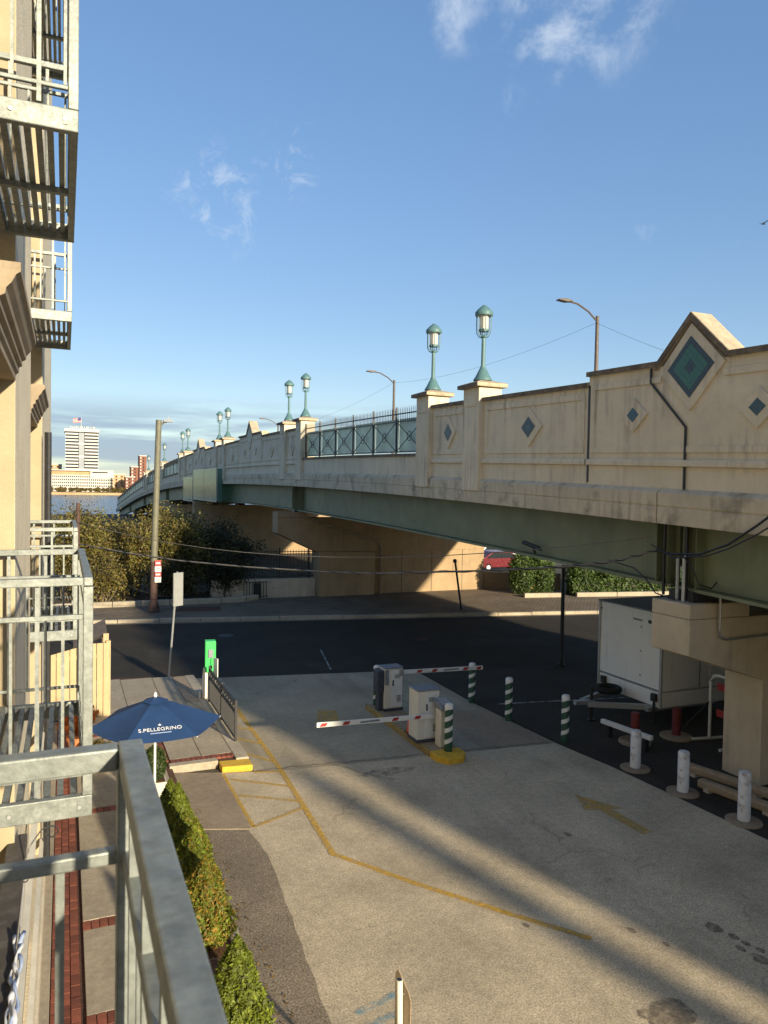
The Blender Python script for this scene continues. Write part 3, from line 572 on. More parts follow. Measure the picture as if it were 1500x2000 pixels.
# low wall with iron fence beside the second pier
lw = thing('retaining_wall', 'low tan retaining wall with black iron fence under the bridge', 'wall', (10, 36.4, 0))
b = MB(); b.prism([(6.6,36.55),(11.84,36.2),(11.84,36.5),(6.6,36.85)], -.05, 1.0); b.build('wall', 'concrete', lw, bevel=.02)
b = MB()
for i in range(36): xx = 6.7+i*.143; yy = 36.68-(xx-6.7)*.067; b.bar((xx,yy,1.0), (xx,yy,2.45), .022)
b.bar((6.65,36.69,2.35), (11.8,36.34,2.35), .04); b.bar((6.65,36.69,1.12), (11.8,36.34,1.12), .04); b.build('fence', 'iron', lw)
for xx in (8.3, 10.0, 11.5): b = MB(); b.bar((xx,36.7-(xx-6.7)*.067,.95), (xx,36.7-(xx-6.7)*.067,2.55), .06); b.build('post', 'iron', lw)
gt = thing('small_gate', 'small black iron gate in front of the low wall by the shrubs', 'gate', (8.7, 36.0, .1))
b = MB()
for i in range(9): b.bar((8.1+i*.14,36.0,.12), (8.1+i*.14,36.0,.95), .025)
b.bar((8.05,36.0,.9), (9.3,36.0,.9), .03); b.bar((8.05,36.0,.2), (9.3,36.0,.2), .03); b.build('bars', 'iron', gt); b = MB(); b.box(8.6, 36.05, .12, 8.95, 36.1, .85); b.build('gate_leaf', 'iron', gt)
# sunlit low wall right of the pier
b = MB(); b.prism([(21.72,36.0),(25.6,34.2),(25.7,34.45),(21.72,36.3)], -.05, 1.05); tag(b.build('low_wall', 'concrete_tan', loc=(23,35,0)), 'low sunlit tan wall joining the pier to the hedge', 'wall')

ab = thing('added_abutment', 'added unseen concrete abutment that closes off the bridge shadow at the near end', 'abutment', (15, -6.3, 0)); b = MB(); b.box(10.5, -7.2, -.05, 22, -6.25, 6.0+zc(-6)); b.build('wall', 'concrete', ab)  # guessed end wall, added out of view to shape where the bridge shadow stops
gp = thing('shadow_column', 'added unseen concrete column that casts the shadow stripe on the lot', 'column', (10.25, -9.0, 0)); b = MB(); b.box(10.0, -9.25, 0, 10.45, -8.8, 6.0); b.build('shaft', 'concrete', gp); b = MB(); b.box(9.95, -9.3, 6.0, 10.5, -8.75, 6.2); b.build('cap', 'coping', gp)  # guessed column, added behind the camera to throw the diagonal shadow stripe
# ---- lanterns on the bridge pillars
def lantern(y, label):
    z0 = 8.62+zc(y); cx = XF+.195; t = thing('bridge_lantern', label, 'street lamp', (cx, y, z0), 'lanterns on the bridge pillars')
    b = MB(); b.lathe([(.26,0),(.26,.03),(.21,.10),(.10,.32),(.075,.36),(.075,.40)], (cx,y,z0), 14); b.build('lamp_base', 'patina', t, smooth=True)
    b = MB(); b.lathe([(.058,.38),(.052,1.16),(.07,1.18),(.07,1.22),(.05,1.25)], (cx,y,z0), 12); b.build('pole', 'patina', t, smooth=True)
    b = MB()
    for k in range(6):
        a = k*math.pi/3+.2; c, s = math.cos(a), math.sin(a)
        b.tube([(cx+c*r_,y+s*r_,z0+h) for r_, h in ((.05,1.17),(.14,1.20),(.20,1.30),(.21,1.45),(.21,1.80))], .012, 5)
    b.build('cage', 'patina', t)
    b = MB(); b.lathe([(.05,1.36),(.115,1.38),(.125,1.44),(.125,1.78),(.10,1.80)], (cx,y,z0), 14); b.build('globe', 'lamp_globe', t, smooth=True)
    b = MB(); b.lathe([(.14,1.34),(.14,1.40),(.06,1.40)], (cx,y,z0), 12); b.tube([(cx-.11,y,z0+1.38),(cx-.10,y,z0+1.26),(cx,y,z0+1.20),(cx+.10,y,z0+1.26),(cx+.11,y,z0+1.38)], .02, 6); b.build('globe_holder', 'patina', t)
    b = MB(); b.lathe([(.24,1.76),(.25,1.80),(.245,1.86),(.16,1.95),(.11,2.0),(.08,2.01),(.05,2.05),(.0,2.06)], (cx,y,z0), 16); b.build('roof', 'patina', t, smooth=True)
for y, l in ((17.7,'teal lantern nearest the big diamond gable, largest and tallest in view'),(20.7,'teal lantern on the pillar at the right end of the iron railing'),(34.0,'teal lantern on the pillar at the left end of the nearest railing'),
             (36.85,'teal lantern just left of the one at the railing end'),(52.3,'right one of the lantern pair above the glass screen'),(55.3,'left one of the lantern pair above the glass screen'),
             (70.6,'right one of the small lantern pair just right of the tall street pole'),(74.0,'left one of the small lantern pair just right of the tall street pole'),(88.2,'tiny teal lantern just behind the tall street pole top'),(2.3,'teal lantern on pillar outside the right edge of view'),(105.5,'tiny far lantern on the bridge left of the street pole')): 
    if y > 3: lantern(y, l)
# ---- street lights on the far side of the bridge
def bridge_light(y, zt, label):
    x = 21.85; zb = 7.3+zc(y); t = thing('street_light', label, 'street light', (x, y, zb), 'street lights on the bridge roadway')
    b = MB(); b.tube([(x,y,zb),(x,y,zt)], .11, 10, r2=.08); b.build('pole', 'pole_brown', t, smooth=True)
    b = MB(); b.tube([(x,y,zt-.25),(x-.5,y,zt+.15),(x-1.1,y,zt+.42),(x-1.5,y,zt+.47)], .04, 6); b.build('arm', 'pole_brown', t)
    b = MB(); b.ext([(-.42,.0),(-.40,.05),(-.1,.10),(.25,.08),(.3,.0),(.0,-.04)], y-.14, y+.14, lambda u, v, tt: (x-1.75+u, tt, zt+.46+v)); b.build('lamp_head', 'pole_brown', t, bevel=.02)
bridge_light(27.0, 13.5, 'tall dark street light behind the bridge wall near the big gable'); bridge_light(49.3, 13.5, 'dark street light rising behind the iron railing of the bridge'); bridge_light(81, 12.7, 'small far street light head left of the lantern pair')
def wire(name, label, pts, r, mt='cable', cat='cable', group=None):
    b = MB(); b.tube(pts, r, 5); return tag(b.build(name, mt, loc=pts[0]), label, cat, group)
def sag(a, b, s, n=12): return [tuple(a[i]+(b[i]-a[i])*k/n-(s*4*(k/n)*(1-k/n) if i == 2 else 0) for i in range(3)) for k in range(n+1)]
wire('overhead_wire', 'thin wire strung between the two street lights on the bridge', sag((21.8,27,13.2), (21.8,49.3,13.3), .55), .006)
wire('overhead_wire', 'thin wire dropping right from the tall bridge street light', sag((21.8,27,13.2), (21.8,14,8), .3), .006)
wire('overhead_wire', 'thin wire running left from the street light behind the railing', sag((21.8,49.3,13.3), (21.8,81,12.4), .7), .006)
# cables under the bridge
cp = [(.43,27.45,3.55),(1.88,25.09,3.41),(3.19,22.97,3.34),(4.67,20.57,3.36),(6.22,18.05,3.45),(7.07,16.67,3.54),(8.57,14.24,3.83),(9.54,12.67,4.05),(10.1,11.77,4.24),(10.5,11.05,4.52)]
wire('cable_bundle', 'thick twisted grey cable strung low across the street', cp, .022, 'cable_grey')
b = MB(); tw = []
for i in range(160):
    t_ = i/159*(len(cp)-1); k = min(int(t_), len(cp)-2); f = t_-k; p = Vector(cp[k]).lerp(Vector(cp[k+1]), f); a = i*.9; tw.append((p.x+.025*math.cos(a), p.y, p.z+.025*math.sin(a)))
b.tube(tw, .012, 4); tag(b.build('cable_wrap', 'cable', loc=cp[0]), 'thin dark wire spiralled around the low street cable', 'cable')
wire('cable', 'upper thin dark cable from the left post to the bridge girder', sag((.43,27.4,4.3), (10.55,11.3,4.75), .75), .010, 'cable_grey')
wire('cable', 'lower slack cable left of the street sign', sag((.43,27.4,3.2), (5.2,34.2,.6), .5), .012)
wire('cable', 'dark cable rising along the bridge to the right edge', [(10.5,11.05,4.52),(10.3,10.41,4.50),(10.2,9.7,4.56),(10.15,9.06,4.78),(10.1,8.48,5.12),(10.1,7.8,5.6)], .022)
wire('cable', 'thinner dark cable beside the one rising right along the bridge', [(10.5,11.2,4.62),(10.2,10.3,4.44),(10.15,9.5,4.55),(10.1,9.0,4.72),(10.05,8.4,5.0),(10.0,7.7,5.4)], .014)
wire('cable', 'looped cable drooping over the near pier top', [(10.5,12.4,4.2),(10.45,11.6,4.12),(10.4,11.2,3.95),(10.45,11.0,3.7),(10.55,10.6,3.62)], .014)
wire('cable', 'short cable tail hanging under the girder by the pier', [(10.3,10.2,4.5),(10.35,10.0,4.3),(10.4,9.9,4.0),(10.8,9.98,3.9),(11.05,10.0,4.1)], .014)
# ============================================================ street furniture on the far side
up_ = thing('utility_post', 'thin dark post in front of the shrubs, half hidden by balconies', 'post', (.43, 27.45, 0)); b = MB(); b.tube([(.43,27.45,0),(.43,27.45,4.95)], .06, 8); b.build('pole', 'pole_rust', up_); b = MB(); b.lathe([(.15,0),(.15,.06),(.07,.1)], (.43,27.45,-.01), 10); b.build('base', 'pole_rust', up_)
t = thing('street_light', 'tall olive street pole with stub lamp and red parking sign', 'street light', (3.57, 33.35, .1))
b = MB(); b.lathe([(.27,0),(.27,.06),(.20,.35),(.155,.5),(.15,2.2)], (3.57,33.35,.1), 12); b.build('pole_base', 'pole_rust', t, smooth=True)
b = MB(); b.tube([(3.57,33.35,2.28),(3.72,33.35,8.42)], .145, 12, r2=.12); b.build('pole', 'pole_green', t, smooth=True)
b = MB(); b.tube([(3.72,33.35,8.15),(3.95,33.33,8.33),(4.05,33.33,8.36)], .05, 6); b.build('arm', 'pole_green', t)
b = MB(); b.ext([(-.05,-.04),(.34,-.03),(.36,.03),(.1,.08),(-.05,.06)], 33.2, 33.45, lambda u, v, tt: (3.95+u, tt, 8.38+v)); b.box(4.08,33.28,8.44,4.12,33.32,8.60); b.box(4.18,33.28,8.44,4.21,33.32,8.56); b.build('lamp_head', 'grey_box', t)
for z0, z1, c in ((2.12,2.38,'red_paint'),(1.88,2.11,'white_paint'),(1.66,1.87,'red_paint'),(1.42,1.65,'white_paint')):
    b = MB(); b.box(3.58, 33.10, z0, 3.84, 33.12, z1); p = b.build('sign_plate', c, t)
    if c == 'red_paint': b = MB(); b.box(3.62, 33.092, (z0+z1)/2-.03, 3.80, 33.098, (z0+z1)/2+.03); b.build('lettering', 'white_paint', p)
    else: b = MB(); b.box(3.63, 33.092, (z0+z1)/2+.02, 3.79, 33.098, (z0+z1)/2+.05); b.box(3.63, 33.092, (z0+z1)/2-.06, 3.76, 33.098, (z0+z1)/2-.03); b.build('lettering', 'red_paint', p)
t = thing('street_sign', 'grey sign on a slim steel post seen from behind', 'sign', (2.76, 21.75, ZP)); b = MB(); b.tube([(2.76,21.75,ZP),(2.97,21.75,3.14)], .03, 8); b.build('post', 'steel', t)
b = MB(); b.prism([(2.84,21.62),(2.86,21.60),(3.14,21.78),(3.12,21.80)], 2.17, 3.12); b.build('sign_plate', 'sign_grey', t)
t = thing('leaning_post', 'thin dark leaning post on the cobbles under the bridge', 'post', (16.85, 29.9, .1)); b = MB(); b.tube([(16.85,29.9,.1),(16.47,29.9,2.36)], .05, 8); b.build('pole', 'iron', t); b = MB(); b.lathe([(.09,2.30),(.09,2.42),(.05,2.46)], (16.46,29.9,0), 8); b.build('cap', 'iron', t)
t = thing('black_post', 'tall slim black post between the barrier and the trailer', 'post', (14.78, 19.6, 0)); b = MB(); b.tube([(14.78,19.6,0),(14.77,19.6,3.26)], .06, 8); b.build('pole', 'iron', t); b = MB(); b.lathe([(.16,0),(.16,.05),(.08,.08)], (14.78,19.6,0), 10); b.build('base_plate', 'iron', t)
t = thing('security_camera', 'black bullet security camera fixed to the green girder', 'camera', (10.7, 15.4, 4.1)); b = MB(); b.tube([(10.74,15.4,4.08),(10.68,15.4,4.22),(10.66,15.4,4.26)], .03, 6); b.build('bracket', 'iron', t)
b = MB(); b.tube([(10.60,15.72,4.33),(10.70,15.18,4.22)], .055, 8); b.build('camera_body', 'iron', t); b = MB(); b.tube([(10.715,15.12,4.20),(10.70,15.18,4.22)], .04, 8); b.build('lens', 'window_glass', t)
# ============================================================ gate island
t = thing('traffic_island', 'raised concrete traffic island with worn yellow kerb', 'island', (7.4, 15.2, 0))
b = MB(); b.prism([(7.10,13.45),(7.25,13.25),(7.55,13.25),(7.70,13.45),(7.74,17.35),(7.08,17.35)], -.02, .125); b.build('island_top', 'tan_slab', t, bevel=.02)
b = MB(); b.prism([(7.06,13.43),(7.23,13.21),(7.57,13.21),(7.74,13.43),(7.74,13.75),(7.06,13.75)], -.02, .133); b.build('island_nose', 'yellow_paint', t, bevel=.02)
b = MB(); b.box(7.05, 13.755, -.02, 7.12, 17.36, .13); b.build('kerb', 'yellow_dirty', t, bevel=.012)
def gate(name, label, x0, y0, x1, y1, z1, arm_y, ax0, ax1, az0, az1, loc):
    t = thing(name, label, 'gate', loc); z0 = .125
    b = MB(); b.box(x0-.02, y0-.02, z0, x1+.02, y1+.02, z0+.06); b.build('plinth', 'dark_box', t)
    b = MB(); b.box(x0, y0, z0+.06, x1, y1, z1); c = b.build('cabinet', 'cream_box', t, bevel=.015)
    b = MB(); b.box(x0+.17, y0-.012, z0+.10, x1-.01, y0-.002, z1-.03); d = b.build('door', 'white_paint', c, bevel=.006)
    b = MB(); b.box(x0+.20, y0-.03, z1-.42, x0+.23, y0-.012, z1-.28); b.build('handle', 'iron', d)
    b = MB(); b.box(x0-.015, y0-.02, z1+.002, x1+.015, y1+.02, z1+.035); b.build('lid', 'grey_box', c, bevel=.012)
    for k in range(5): b = MB(); b.box(x1-.16, y0-.016, z0+.22+k*.035, x1-.05, y0-.0125, z0+.235+k*.035); b.build('vent_slot', 'iron', d)
    b = MB(); b.box(x0+.26, y0-.0145, z1-.24, x0+.40, y0-.0125, z1-.14); b.build('label', 'sign_grey', d)
    for zz in (z0+.25, z1-.2): b = MB(); b.box(x1-.022, y0-.022, zz, x1-.006, y0-.012, zz+.07); b.build('hinge', 'steel', d)
    b = MB(); hub = ax0
    b.box(hub-.06, min(arm_y, y0)-.03, min(az0, z1)-.08, hub+.06, y0+.02, min(az0, z1)+.08); b.build('arm_hub', 'steel', t)
    b = MB(); b.bar((ax0,arm_y,az0), (ax1,arm_y,az1), .035, .10); arm = b.build('barrier_arm', 'white_paint', t, bevel=.008)
    for f in (.22, .4, .78, .95):
        xx = ax0+(ax1-ax0)*f; zz = az0+(az1-az0)*f; s = .09; b = MB()
        b.add([(xx-s,arm_y-.021,zz-.035),(xx+s*.5,arm_y-.021,zz-.035),(xx+s,arm_y-.021,zz+.035),(xx-s*.5,arm_y-.021,zz+.035)] , [(0,1,2,3)]); b.build('reflector', 'red_paint', arm)
    f = .6; xx = ax0+(ax1-ax0)*f; zz = az0+(az1-az0)*f; b = MB(); b.box(xx-.22, arm_y-.0205, zz-.02, xx+.22, arm_y-.019, zz+.02); b.build('sticker', 'grey_box', arm)
    return t
g1 = gate('barrier_gate', 'parking barrier gate at the back of the island, arm pointing right', 7.26, 16.62, 7.74, 16.98, 1.17, 16.66, 7.70, 10.06, 1.06, .99, (7.5,16.8,.125))
b = MB(); b.box(7.14, 16.70, .125, 7.25, 16.92, .60); b.build('terminal_leg', 'dark_box', g1); b = MB(); b.box(7.08, 16.64, .60, 7.255, 16.95, 1.14); b.build('ticket_terminal', 'dark_box', g1, bevel=.02); b = MB(); b.box(7.262, 16.60, .78, 7.36, 16.618, 1.15); b.build('terminal_face', 'grey_box', g1)
g2 = gate('barrier_gate', 'parking barrier gate at the front of the island, arm pointing left', 7.02, 14.28, 7.55, 14.72, 1.24, 14.20, 7.62, 4.71, .70, .80, (7.3,14.5,.125))
t = thing('ticket_reader', 'cream ticket pedestal with grey reader head beside striped bollard', 'ticket machine', (7.5, 13.98, .125)); b = MB(); b.box(7.36, 13.85, .125, 7.60, 14.10, .93); b.build('pedestal', 'cream_box', t, bevel=.015)
b = MB(); b.ext([(13.78,.93),(14.14,.93),(14.14,1.12),(13.80,1.04)], 7.34, 7.66, lambda u, v, tt: (tt, u, v)); b.build('reader_head', 'grey_box', t, bevel=.012); b = MB(); b.add([(7.38,13.815,1.05),(7.62,13.815,1.05),(7.62,14.12,1.122),(7.38,14.12,1.122)], [(0,1,2,3)]); b.build('screen', 'sign_grey', t)
t = thing('traffic_cone', 'small orange traffic cone beside the front gate cabinet', 'cone', (6.99+.22, 14.95, .125)); b = MB(); b.box(7.08, 14.84, .128, 7.30, 15.06, .15); b.build('base', 'rubber', t); b = MB(); b.lathe([(.10,.15),(.035,.60),(.03,.61)], (7.19,14.95,0), 12); b.build('cone', 'orange', t, smooth=True)
def bollard(x, y, z0, h, label, cap='white_paint', rad=.085):
    t = thing('striped_bollard', label, 'bollard', (x, y, z0), 'green and white striped bollards')
    b = MB(); b.lathe([(rad,0),(rad,h-.05),(rad*.9,h-.015),(rad*.5,h)], (x,y,z0), 18); b.build('post', 'green_paint', t, smooth=True)
    n = 4; b = MB(); rr = rad+.004; m_ = 24
    for k in range(n):
        zb = .03+k*(h-.05)/n; vs = []
        for j in range(m_+1):
            a = 2*math.pi*j/m_; dz = .24*(j/m_); z_ = min(zb+dz, h-.02); vs += [(x+rr*math.cos(a), y+rr*math.sin(a), z0+z_), (x+rr*math.cos(a), y+rr*math.sin(a), z0+min(z_+.095, h-.01))]
        b.add(vs, [(2*j, 2*j+2, 2*j+3, 2*j+1) for j in range(m_)])
    b.build('stripe', 'white_paint', t, smooth=True)
    b = MB(); b.lathe([(rad+.006,h-.10),(rad+.006,h-.03),(rad*.8,h+.005),(rad*.3,h+.012)], (x,y,z0), 18); b.build('cap', cap, t, smooth=True)
bollard(7.43, 13.62, .125, 1.0, 'green and white striped bollard on the yellow nose of the island'); bollard(7.30, 17.22, .125, 1.0, 'striped bollard at the back of the island behind the gate cabinet')
bollard(9.92, 16.95, 0, 1.05, 'striped bollard behind the tip of the raised right barrier arm'); bollard(10.0, 15.3, 0, 1.05, 'middle striped bollard of the three along the driveway edge'); bollard(10.37, 13.56, 0, 1.05, 'striped bollard nearest the trailer and the white bollards')
def white_bollard(x, y, h, label):
    t = thing('white_bollard', label, 'bollard', (x, y, 0), 'chipped white bollards'); b = MB(); b.lathe([(.30,-.02),(.30,.015),(.26,.03)], (x,y,0), 20); b.build('footing', 'tan_slab', t); b = MB(); b.lathe([(.105,.02),(.105,h-.03),(.09,h),(.03,h+.02)], (x,y,0), 18); b.build('post', 'chipped_white', t, smooth=True)
white_bollard(10.72, 11.70, .78, 'chipped white bollard in front of the red post'); white_bollard(10.71, 10.42, .78, 'chipped white bollard between the two others, left of the wheel stops'); white_bollard(10.76, 9.10, .86, 'rust stained white bollard nearest the right edge')
for x, y, l in ((11.83,12.95,'red post just behind the first white bollard'),(13.0,12.9,'red post under the corner of the trailer')):
    t = thing('red_post', l, 'bollard', (x, y, 0), 'red posts by the trailer'); b = MB(); b.lathe([(.10,.0),(.10,.66),(.08,.68)], (x,y,0), 14); b.build('post', 'red_dark', t, smooth=True); b = MB(); b.lathe([(.36,-.02),(.36,.04),(.30,.06)], (x,y,0), 18); b.build('footing', 'tan_slab', t)
b = MB(); b.bar((11.46,13.63,.33), (11.66,12.25,.33), .10, .10); t = thing('fallen_rail', 'white painted rail lying low behind the white bollard', 'rail', (11.55, 12.9, 0)); b.build('rail', 'white_paint', t, bevel=.01); b = MB(); b.box(11.48,13.4,0,11.58,13.5,.28); b.box(11.58,12.35,0,11.68,12.45,.28); b.build('foot', 'iron', t)
for a, c, l in (((11.55,11.2,.12),(11.95,9.5,.12),'timber wheel stop closest to the pier foot'),((11.2,10.5,.10),(11.5,8.9,.10),'timber wheel stop in front of the other, by the right white bollard')):
    t = thing('wheel_stop', l, 'wheel stop', ((a[0]+c[0])/2, (a[1]+c[1])/2, 0), 'timber wheel stops'); b = MB(); b.bar(a, c, .20, .17); b.build('beam', 'timber', t, bevel=.05); d = Vector(c)-Vector(a)
    for f in (.15, .85): q = Vector(a)+d*f; b = MB(); b.box(q.x-.13, q.y-.06, -.01, q.x+.13, q.y+.06, .06); b.build('foot', 'concrete', t)
# road-works barricade leaning by the pier
t = thing('barricade', 'white and red folding barricade beside the pier column', 'barricade', (13.6, 12.6, 0))
b = MB(); b.tube([(13.60,12.5,0),(13.60,12.5,1.35),(13.60,12.42,1.48),(13.60,12.3,1.52),(13.60,11.95,1.52),(13.60,11.83,1.42),(13.60,11.8,0)], .035, 7); b.tube([(13.15,12.6,.03),(13.6,12.5,.03),(14.2,12.4,.03)], .035, 6); b.tube([(13.15,11.8,.03),(13.6,11.8,.03),(14.2,11.8,.03)], .035, 6); b.build('frame', 'white_paint', t, smooth=True)
for z in (.6, 1.2): b = MB(); b.box(13.575, 11.86, z, 13.60, 12.30, z+.16); p = b.build('board', 'red_paint', t)
b = MB(); b.bar((13.6,12.5,.9), (13.0,12.9,.05), .03); b.build('strut', 'iron', t)
# ============================================================ trailer
tr = thing('box_trailer', 'white enclosed box trailer parked under the bridge', 'trailer', (15.6, 14.65, 0))
b = MB(); b.box(13.1, 13.5, .86, 18.2, 15.78, 2.74); b.build('body', 'trailer_white', tr, bevel=.03)
b = MB(); b.box(13.10, 13.505, .47, 18.2, 15.775, .842); b.build('skirt', 'trailer_white', tr, bevel=.02)
b = MB(); b.box(13.06, 13.47, 2.745, 18.24, 15.81, 2.78); b.build('roof_edge', 'grey_box', tr, bevel=.01)
b = MB(); b.ext([(13.6,2.78),(13.75,3.02),(14.5,3.05),(14.65,2.78)], 13.75, 14.5, lambda u, v, tt: (u, tt, v)); b.build('air_conditioner', 'dark_box', tr, bevel=.04)
b = MB(); b.box(13.085, 13.72, 2.45, 13.098, 13.98, 2.53); b.build('marker_light', 'iron', tr); b = MB(); b.box(13.085, 14.2, 2.46, 13.098, 14.5, 2.50); b.build('badge', 'grey_box', tr); b = MB(); b.box(13.085, 15.65, 2.55, 13.098, 15.72, 2.58); b.build('marker_light', 'red_dark', tr)
b = MB(); b.bar((13.3,15.5,.42), (11.75,14.75,.45), .10, .12); b.bar((13.3,13.75,.42), (11.75,14.5,.45), .10, .12); b.bar((12.0,14.62,.46), (11.45,14.62,.48), .12, .1); b.box(12.9, 13.7, .36, 18.0, 13.85, .46); b.box(12.9, 15.4, .36, 18.0, 15.55, .46); b.build('tongue', 'steel', tr)
b = MB(); b.tube([(11.95,14.62,.03),(11.95,14.62,.85)], .04, 8); b.box(11.85,14.55,-.01,12.05,14.7,.03); b.build('jack', 'iron', tr)
b = MB(); b.tube([(13.05,13.68,.02),(13.05,13.68,.75)], .03, 8); b.build('stabiliser', 'iron', tr)
for yy in (13.68, 15.5): b = MB(); b.box(13.0,yy-.07,.62,13.09,yy+.07,.8); b.build('jack_mount', 'iron', tr)
def torus(c, rad, rr, axis, n=20, m_=8):
    b = MB(); P = []
    for i in range(n+1):
        a = 2*math.pi*i/n; P.append({'z': (c[0]+rad*math.cos(a), c[1]+rad*math.sin(a), c[2]), 'y': (c[0]+rad*math.cos(a), c[1], c[2]+rad*math.sin(a))}[axis])
    b.tube(P, rr, m_, False); return b
torus((12.65,14.85,.66), .27, .08, 'z').build('spare_tyre', 'rubber', tr, smooth='full')
for xx in (15.6, 16.4):
    for yy in (13.62, 15.66): o = torus((xx,yy,.34), .23, .11, 'y').build('wheel', 'rubber', tr, smooth='full'); b = MB(); b.tube([(xx,yy-.08,.34),(xx,yy+.08,.34)], .15, 12); b.build('rim', 'steel', o)
for yy in (13.53, 15.75): b = MB(); b.box(13.07, yy-.035, .47, 13.13, yy+.035, 2.74); b.build('corner_trim', 'sign_grey', tr, bevel=.01)
for xx in (14.3, 15.5, 16.7, 17.9): b = MB(); b.box(xx-.012, 13.488, .9, xx+.012, 13.502, 2.7); b.build('panel_seam', 'grey_box', tr)
b = MB(); b.box(13.08, 13.6, .865, 13.099, 15.7, .90); b.build('trim_strip', 'grey_box', tr)
b = MB(); b.box(14.6, 13.485, 1.0, 15.35, 13.499, 2.55); d_ = b.build('side_door', 'trailer_white', tr, bevel=.006); b = MB(); b.box(14.66, 13.46, 1.7, 14.70, 13.486, 1.9); b.build('latch', 'iron', d_)
for zz in (1.1, 1.7, 2.3):
    b = MB(); b.box(13.092, 14.2, zz, 13.0985, 14.24, zz+.04); b.build('rivet', 'grey_box', tr)
# ============================================================ corner: fence, meter, umbrella
ic = thing('iron_fence', 'short black iron fence along the patio edge', 'fence', (3.4, 17.3, ZP))
for z, hgt in ((ZP+.84, .05), (ZP+.62, .035), (ZP+.08, .035)): b = MB(); b.bar((3.4,15.75,z), (3.4,18.9,z), .04, hgt); b.build('rail', 'iron', ic)
for i in range(26): yy = 15.85+i*.12; b = MB(); b.bar((3.4,yy,ZP+.08), (3.4,yy,ZP+.62), .02); b.build('baluster', 'iron', ic)
for i in range(13):
    yy = 15.87+i*.245; b = MB(); b.tube([(3.4,yy+.09*math.cos(k*math.pi/5),ZP+.73+.09*math.sin(k*math.pi/5)) for k in range(11)], .012, 5, False); b.build('ring', 'iron', ic)
for yy in (15.75, 17.3, 18.9): b = MB(); b.bar((3.4,yy,ZP), (3.4,yy,ZP+.9), .05); b.build('post', 'iron', ic)
t = thing('parking_sign_box', 'bright green box on a white pole at the driveway corner', 'sign', (3.42, 19.25, ZP)); b = MB(); b.lathe([(.075,0),(.075,.62),(.06,.66),(.06,.78)], (3.36,19.3,ZP), 12); b.build('pole', 'cream_box', t, smooth=True)
b = MB(); b.prism([(3.33,19.14),(3.59,19.10),(3.62,19.36),(3.36,19.42)], .82, 1.62); b.build('box', 'bright_green', t, bevel=.012); b = MB(); b.box(3.40, 19.085, 1.2, 3.52, 19.12, 1.42); b.build('screen', 'grey_box', t); b = MB(); b.box(3.42, 19.085, .92, 3.5, 19.12, 1.0); b.build('slot', 'iron', t); b = MB(); b.box(3.2, 19.3, ZP, 3.5, 19.5, .3); b.build('foot', 'grey_box', t)
t = thing('notice_board', 'small pale notice plate on the end of the iron fence', 'sign', (3.58, 18.95, ZP)); b = MB(); b.prism([(3.50,18.95),(3.56,18.72),(3.58,18.72),(3.52,18.96)], .78, 1.25); b.build('plate', 'white_paint', t, bevel=.004); b = MB(); b.tube([(3.54,18.84,.0),(3.54,18.84,.78)], .02, 6); b.build('post', 'steel', t)
um = thing('patio_umbrella', 'navy blue patio umbrella with white lettering', 'umbrella', (1.40, 12.72, ZP)); cx, cy, rz, zr, zt = 1.40, 12.72, 1.08, 1.66, 2.06
def ring_pt(k, f): a = k*math.pi/3; s = 1-.0*f; return Vector((cx+rz*f*math.cos(a), cy+rz*f*math.sin(a), zt+(zr-zt)*(f**1.12)))
for k in range(6):
    b = MB(); n = 8; m_ = 6; vs = []
    for i in range(n+1):
        f = .04+.96*i/n; A, B_ = ring_pt(k, f), ring_pt(k+1, f)
        for j in range(m_+1): g_ = j/m_; p = A.lerp(B_, g_); p.z -= .05*f*4*g_*(1-g_)*.6; vs.append(p)
    b.add(vs, [(i*(m_+1)+j, i*(m_+1)+j+1, (i+1)*(m_+1)+j+1, (i+1)*(m_+1)+j) for i in range(n) for j in range(m_)]); b.build('canopy_panel', 'navy', um, smooth=True)
for k in range(6): b = MB(); b.tube([ring_pt(k, .05)-Vector((0,0,.012)), ring_pt(k, .5)-Vector((0,0,.012)), ring_pt(k, 1.0)-Vector((0,0,.012))], .010, 5); b.build('rib', 'white_paint', um)
b = MB(); vs = [(cx,cy,zt+.035)]+[(cx+.22*math.cos(k*math.pi/3), cy+.22*math.sin(k*math.pi/3), zt-.035) for k in range(6)]; b.add(vs, [(0, 1+k, 1+(k+1) % 6) for k in range(6)]); b.build('vent_cap', 'navy', um)
b = MB(); b.lathe([(.02,0),(.03,.03),(.02,.07),(.005,.09)], (cx,cy,zt+.02), 10); b.build('finial', 'white_paint', um); b = MB(); b.tube([(cx,cy,ZP),(cx,cy,zt)], .02, 10); b.build('pole', 'white_paint', um); b = MB(); b.lathe([(.26,0),(.26,.05),(.06,.09),(.04,.3)], (cx,cy,ZP), 16); b.build('base', 'grey_box', um)
A, B_, T = ring_pt(4, 1), ring_pt(5, 1), ring_pt(4, .04).lerp(ring_pt(5, .04), .5); ux = (B_-A).normalized(); vv = (T-(A+B_)/2).normalized(); nn_ = ux.cross(vv).normalized()
cpos = (A+B_)/2+vv*.24+nn_*.012
mw = Matrix((ux, vv, nn_)).transposed().to_4x4(); mw.translation = cpos-nn_*.0; text_mesh('S.PELLEGRINO', .105, 'lettering', 'cloth_white', um, mw)
b = MB(); q = cpos+vv*.10+ux*.0
b.add([q+ux*(.035*math.cos(k*math.pi/5+math.pi/2)*(1 if k % 2 == 0 else .4))+vv*(.035*math.sin(k*math.pi/5+math.pi/2)*(1 if k % 2 == 0 else .4)) for k in range(10)], [tuple(range(10))]); b.build('star', 'cloth_white', um)
